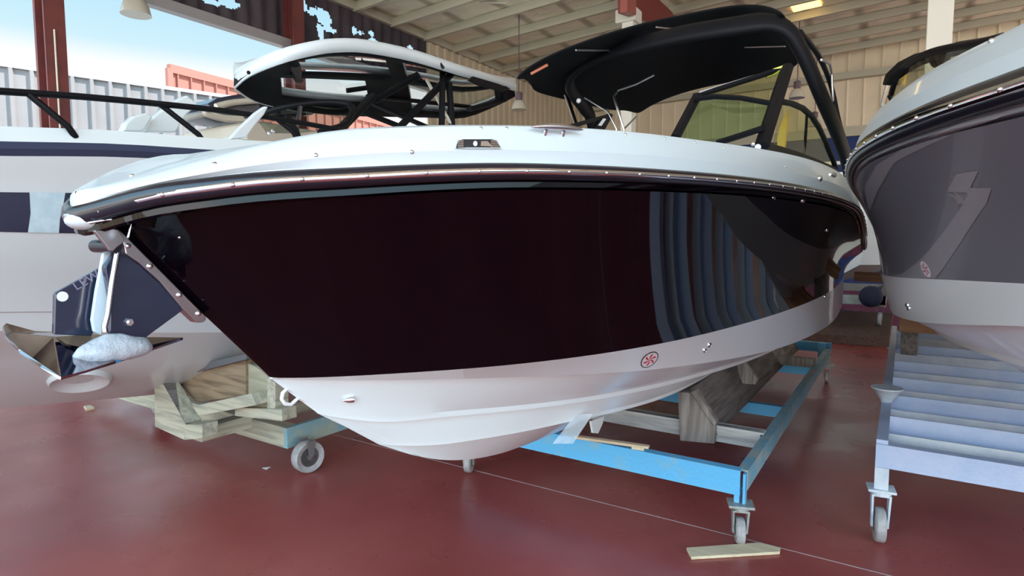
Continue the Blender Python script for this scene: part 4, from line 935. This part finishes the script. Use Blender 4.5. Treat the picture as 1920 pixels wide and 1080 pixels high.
# a further boat's black and cream top, seen between fence and hardtop
fb = thing('flybridge_boat', 'distant boat with dark top and cream tubes, behind the cruiser hardtop', 'boat', at(450, 240, X=-8))
XF = -8.
MB().prism([at(x, y_, X=XF) for x, y_ in ((390,195),(410,183),(450,176),(560,180),(600,192),(590,215),(500,222),(430,212),(395,205))], (-1.4, 0, 0)).build('top', M['navy'], fb, bevel=.05)
MB().tube(smoothp([at(x, y_, X=XF+.1) for x, y_ in ((495,188),(440,192),(405,200))], 3), .045, 8).build('cream_tube', M['lampsh'], fb, smooth=60)
MB().tube(smoothp([at(x, y_, X=XF+.1) for x, y_ in ((460,226),(420,224),(390,216),(384,208),(392,205))], 3), .035, 8).build('cream_tube', M['lampsh'], fb, smooth=60)
MB().tube(smoothp([at(x, y_, X=XF+.1) for x, y_ in ((455,221),(420,219),(402,214),(398,206))], 3), .03, 8).build('cream_tube', M['lampsh'], fb, smooth=60)
MB().tube([at(515,196,X=XF+.2), at(555,203,X=XF+.2)], .05, 8).build('cream_tube', M['lampsh'], fb, smooth=60)
MB().prism([at(x, y_, X=XF) for x, y_ in ((455,228),(500,228),(620,250),(640,330),(470,330))], (-1.6, 0, 0)).build('cabin', M['lampsh'], fb, bevel=.04)

fz = at(500, 330, X=XF)
MB().box((XF-1.6, fz.y-1.6, .5), (XF+.1, fz.y+2.4, fz.z+.15)).build('hull', M['cream'], fb, bevel=.1)
MB().box((XF-1.4, fz.y-1, 0), (XF-.1, fz.y+1.8, .5)).build('cradle_block', M['lumg'], fb)
# ------------------------------------------------------------------ timber cradle under the left boat
wc = thing('timber_cradle', 'weathered timber cradle with one blue board under the white cruiser', 'boat support', (XB3, 3, 0))
yq = 2.40
cr0 = at(532, 802, Y=yq); cr1 = at(532, 840, Y=yq)
MB().box((at(171, 750, Y=yq).x, yq, cr1.z+.0), (cr0.x, yq+.10, cr0.z)).build('front_sleeper', M['lumx'], wc, bevel=.004)
MB().box((cr0.x-.003, yq+.0, cr1.z), (cr0.x+.03, 6.5, cr0.z)).build('side_sleeper', mat('chipped blue timber', (.14, .36, .48), .7, col2=(.33, .38, .32), vscale=5, bump=.3), wc, bevel=.003)
MB().box((at(171, 750, Y=yq).x-.02, yq-.01, cr1.z+.01), (at(203, 750, Y=yq).x, yq+.11, cr0.z+.01)).build('white_end', M['lumw'], wc, bevel=.004)
# left gusset block
yg = 1.95
MB().box((at(330, 780, Y=yg).x, yg+.1, .22), (at(330, 780, Y=yg).x+.1, 3.3, .31)).build('bearer', M['lum'], wc, bevel=.003)
MB().prism([at(x, y_, Y=yg) for x, y_ in ((289,722),(303,716),(348,792),(345,825),(290,800))], (0, .10, 0)).build('gusset', M['lumx'], wc, bevel=.004)
MB().prism([at(303, 714, Y=yg-.002), at(331, 708, Y=yg+.1), at(378, 793, Y=yg+.1), at(348, 794, Y=yg-.002)], (0, .004, -.015)).build('sloping_face', M['lumg'], wc)
MB().prism([at(346, 796, Y=yg-.004), at(379, 796, Y=yg-.004), at(379, 822, Y=yg-.004), at(346, 825, Y=yg-.004)], (0, .1, 0)).build('end_block', M['lumx'], wc, bevel=.003)
MB().prism([at(x, y_, Y=yg+.14) for x, y_ in ((325,708),(460,672),(460,742),(368,755))], (0, .045, 0)).build('cross_board', M['lumb'], wc, bevel=.004)
MB().prism([at(x, y_, Y=yg+.10) for x, y_ in ((288,700),(320,693),(460,664),(462,674),(330,708),(296,724))], (0, .12, 0)).build('carpet_strip', M['carpet'], wc, bevel=.004)
MB().prism([at(x, y_, Y=yg+.06) for x, y_ in ((360,762),(470,738),(480,760),(372,780))], (0, .10, 0)).build('ledger', M['lumx'], wc, bevel=.004)
MB().prism([at(x, y_, Y=yg+.16) for x, y_ in ((457,678),(480,688),(502,706),(502,768),(458,762))], (0, .05, 0)).build('plywood_gusset', M['lumz'], wc, bevel=.003)
MB().prism([at(x, y_, Y=yg+.14) for x, y_ in ((500,706),(516,712),(516,768),(500,770))], (0, .09, 0)).build('post', M['lum'], wc, bevel=.003)
MB().prism([at(x, y_, Y=yg+.12) for x, y_ in ((440,764),(528,768),(529,790),(440,780))], (0, .10, 0)).build('end_block', M['lumx'], wc, bevel=.003)
MB().box((-5.3, 3.3, .2), (cr0.x, 3.4, cr0.z)).build('front_sleeper', M['lumx'], wc, bevel=.004)
def bigwheel(c, d, w, yaw):
    ax = Vector((math.cos(yaw), math.sin(yaw), 0)); c = Vector(c)+Vector((0,0,d/2))
    wh = MB().lathe(c-ax*w/2, [(d*.30, w*.18), (d*.40, w*.05), (d*.47, 0), (d*.5, w*.15), (d*.5, w*.85), (d*.47, w), (d*.40, w*.95), (d*.30, w*.82)], axis=ax, n=40).build('wheel', M['wheel'], wc, smooth=35)
    MB().lathe(c-ax*w*.34, [(d*.31, 0), (d*.1, .0), (d*.1, w*.68), (d*.31, w*.68)], axis=ax, n=24).build('hub', M['hubd'], wh, smooth=35)
    MB().cyl(c-ax*(w*.7), c+ax*(w*.75), .010, 10).build('axle', M['chrome'], wh)
    for sg in (-1, 1):
        q = c+ax*sg*(w*.62); fw_ = Vector((-ax.y, ax.x, 0)); MB().prism([q-fw_*.014-Vector((0,0,.012)), q+fw_*.014-Vector((0,0,.012)), q+fw_*.03+Vector((0,0,.11)), q-fw_*.03+Vector((0,0,.11))], ax*.004).build('fork', M['hubd'], wh)
wp = at(578, 884, Z=0); bigwheel((wp.x, wp.y, 0), .205, .075, -.15)
bigwheel((wp.x, 5.6, 0), .215, .055, -.2); bigwheel((-5.2, 2.6, 0), .215, .055, 0)
tag(MB().prism([at(157,765,Z=.0), at(162,771,Z=0), at(178,768,Z=0), at(170,763,Z=0)], (0,0,.02)).build('wood_chip', M['pine'], bevel=.002), 'small pale wood block on the floor beneath the white cruiser', 'wood block')
# paint flecks on the floor
for x, y_ in ((495,878),(504,877)): pass
tag(MB().prism([p+Vector((0,0,.001)) for p in (at(492,878,Z=0), at(500,881,Z=0), at(508,876,Z=0), at(498,877,Z=0))], (0,0,.002)).build('paper_scrap', M['white']), 'tiny white paper scrap on the red floor by the timber cradle wheel', 'scrap')

# ------------------------------------------------------------------ far end of the hall, between the boats
db = thing('motorboat', 'distant white boat seen through the gap between black and grey boats', 'boat', (0, 12, 0))
zc = .9
rows_ = []
for (hh, z_) in ((1.3, 2.6), (1.4, 2.0), (1.4, 1.55), (1.25, 1.1), (0, .7)):
    rows_.append([Vector((-1.2+hh*s_, 11.2+3.6*abs(s_)**0*0+(.0 if abs(s_) < 1 else .5), z_)) for s_ in (-1, -.5, 0, .5, 1)])
back_ = [[Vector((p.x, p.y+4, p.z)) for p in r] for r in rows_]
m_ = MB().grid(rows_); m_.grid(back_)
for a_, b_ in zip(rows_, back_): pass
m_.grid([[r[0] for r in rows_], [r[0] for r in back_]]); m_.grid([[r[-1] for r in rows_], [r[-1] for r in back_]]); m_.grid([rows_[0], back_[0]])
m_.build('hull', M['cream'], db, smooth=30)
MB().tube([Vector((-2.3, 11.2, 2.75)), Vector((.0, 11.2, 2.75)), Vector((.0, 14, 2.75))], .03, 8).build('rail', M['white'], db)
dt = thing('boat_trolley', 'distant dark trolley with casters standing behind the stern of the black boat', 'trolley', (-1.2, 12, 0))
MB().box((-2.0, 11.3, .45), (-.2, 11.4, .6)).box((-2.0, 14.3, .45), (-.2, 14.4, .6)).box((-2.0, 11.3, .45), (-1.9, 14.4, .6)).box((-.3, 11.3, .45), (-.2, 14.4, .6)).build('frame', M['galv'], dt)
for x_, y_ in ((-2., 11.35), (-.27, 11.35), (-.27, 14.3)): caster((x_, y_, .12), .22, dt, top=.46, wid=.06, fork=M['hubd'])
pf = at(1633, 556, T=9.5); tag(MB().ball((pf.x, pf.y, max(.34, pf.z)), .17, 12).build('mooring_fender', M['navyfab'], smooth=60), 'round navy fender in the gap between the black and grey boats', 'fender')
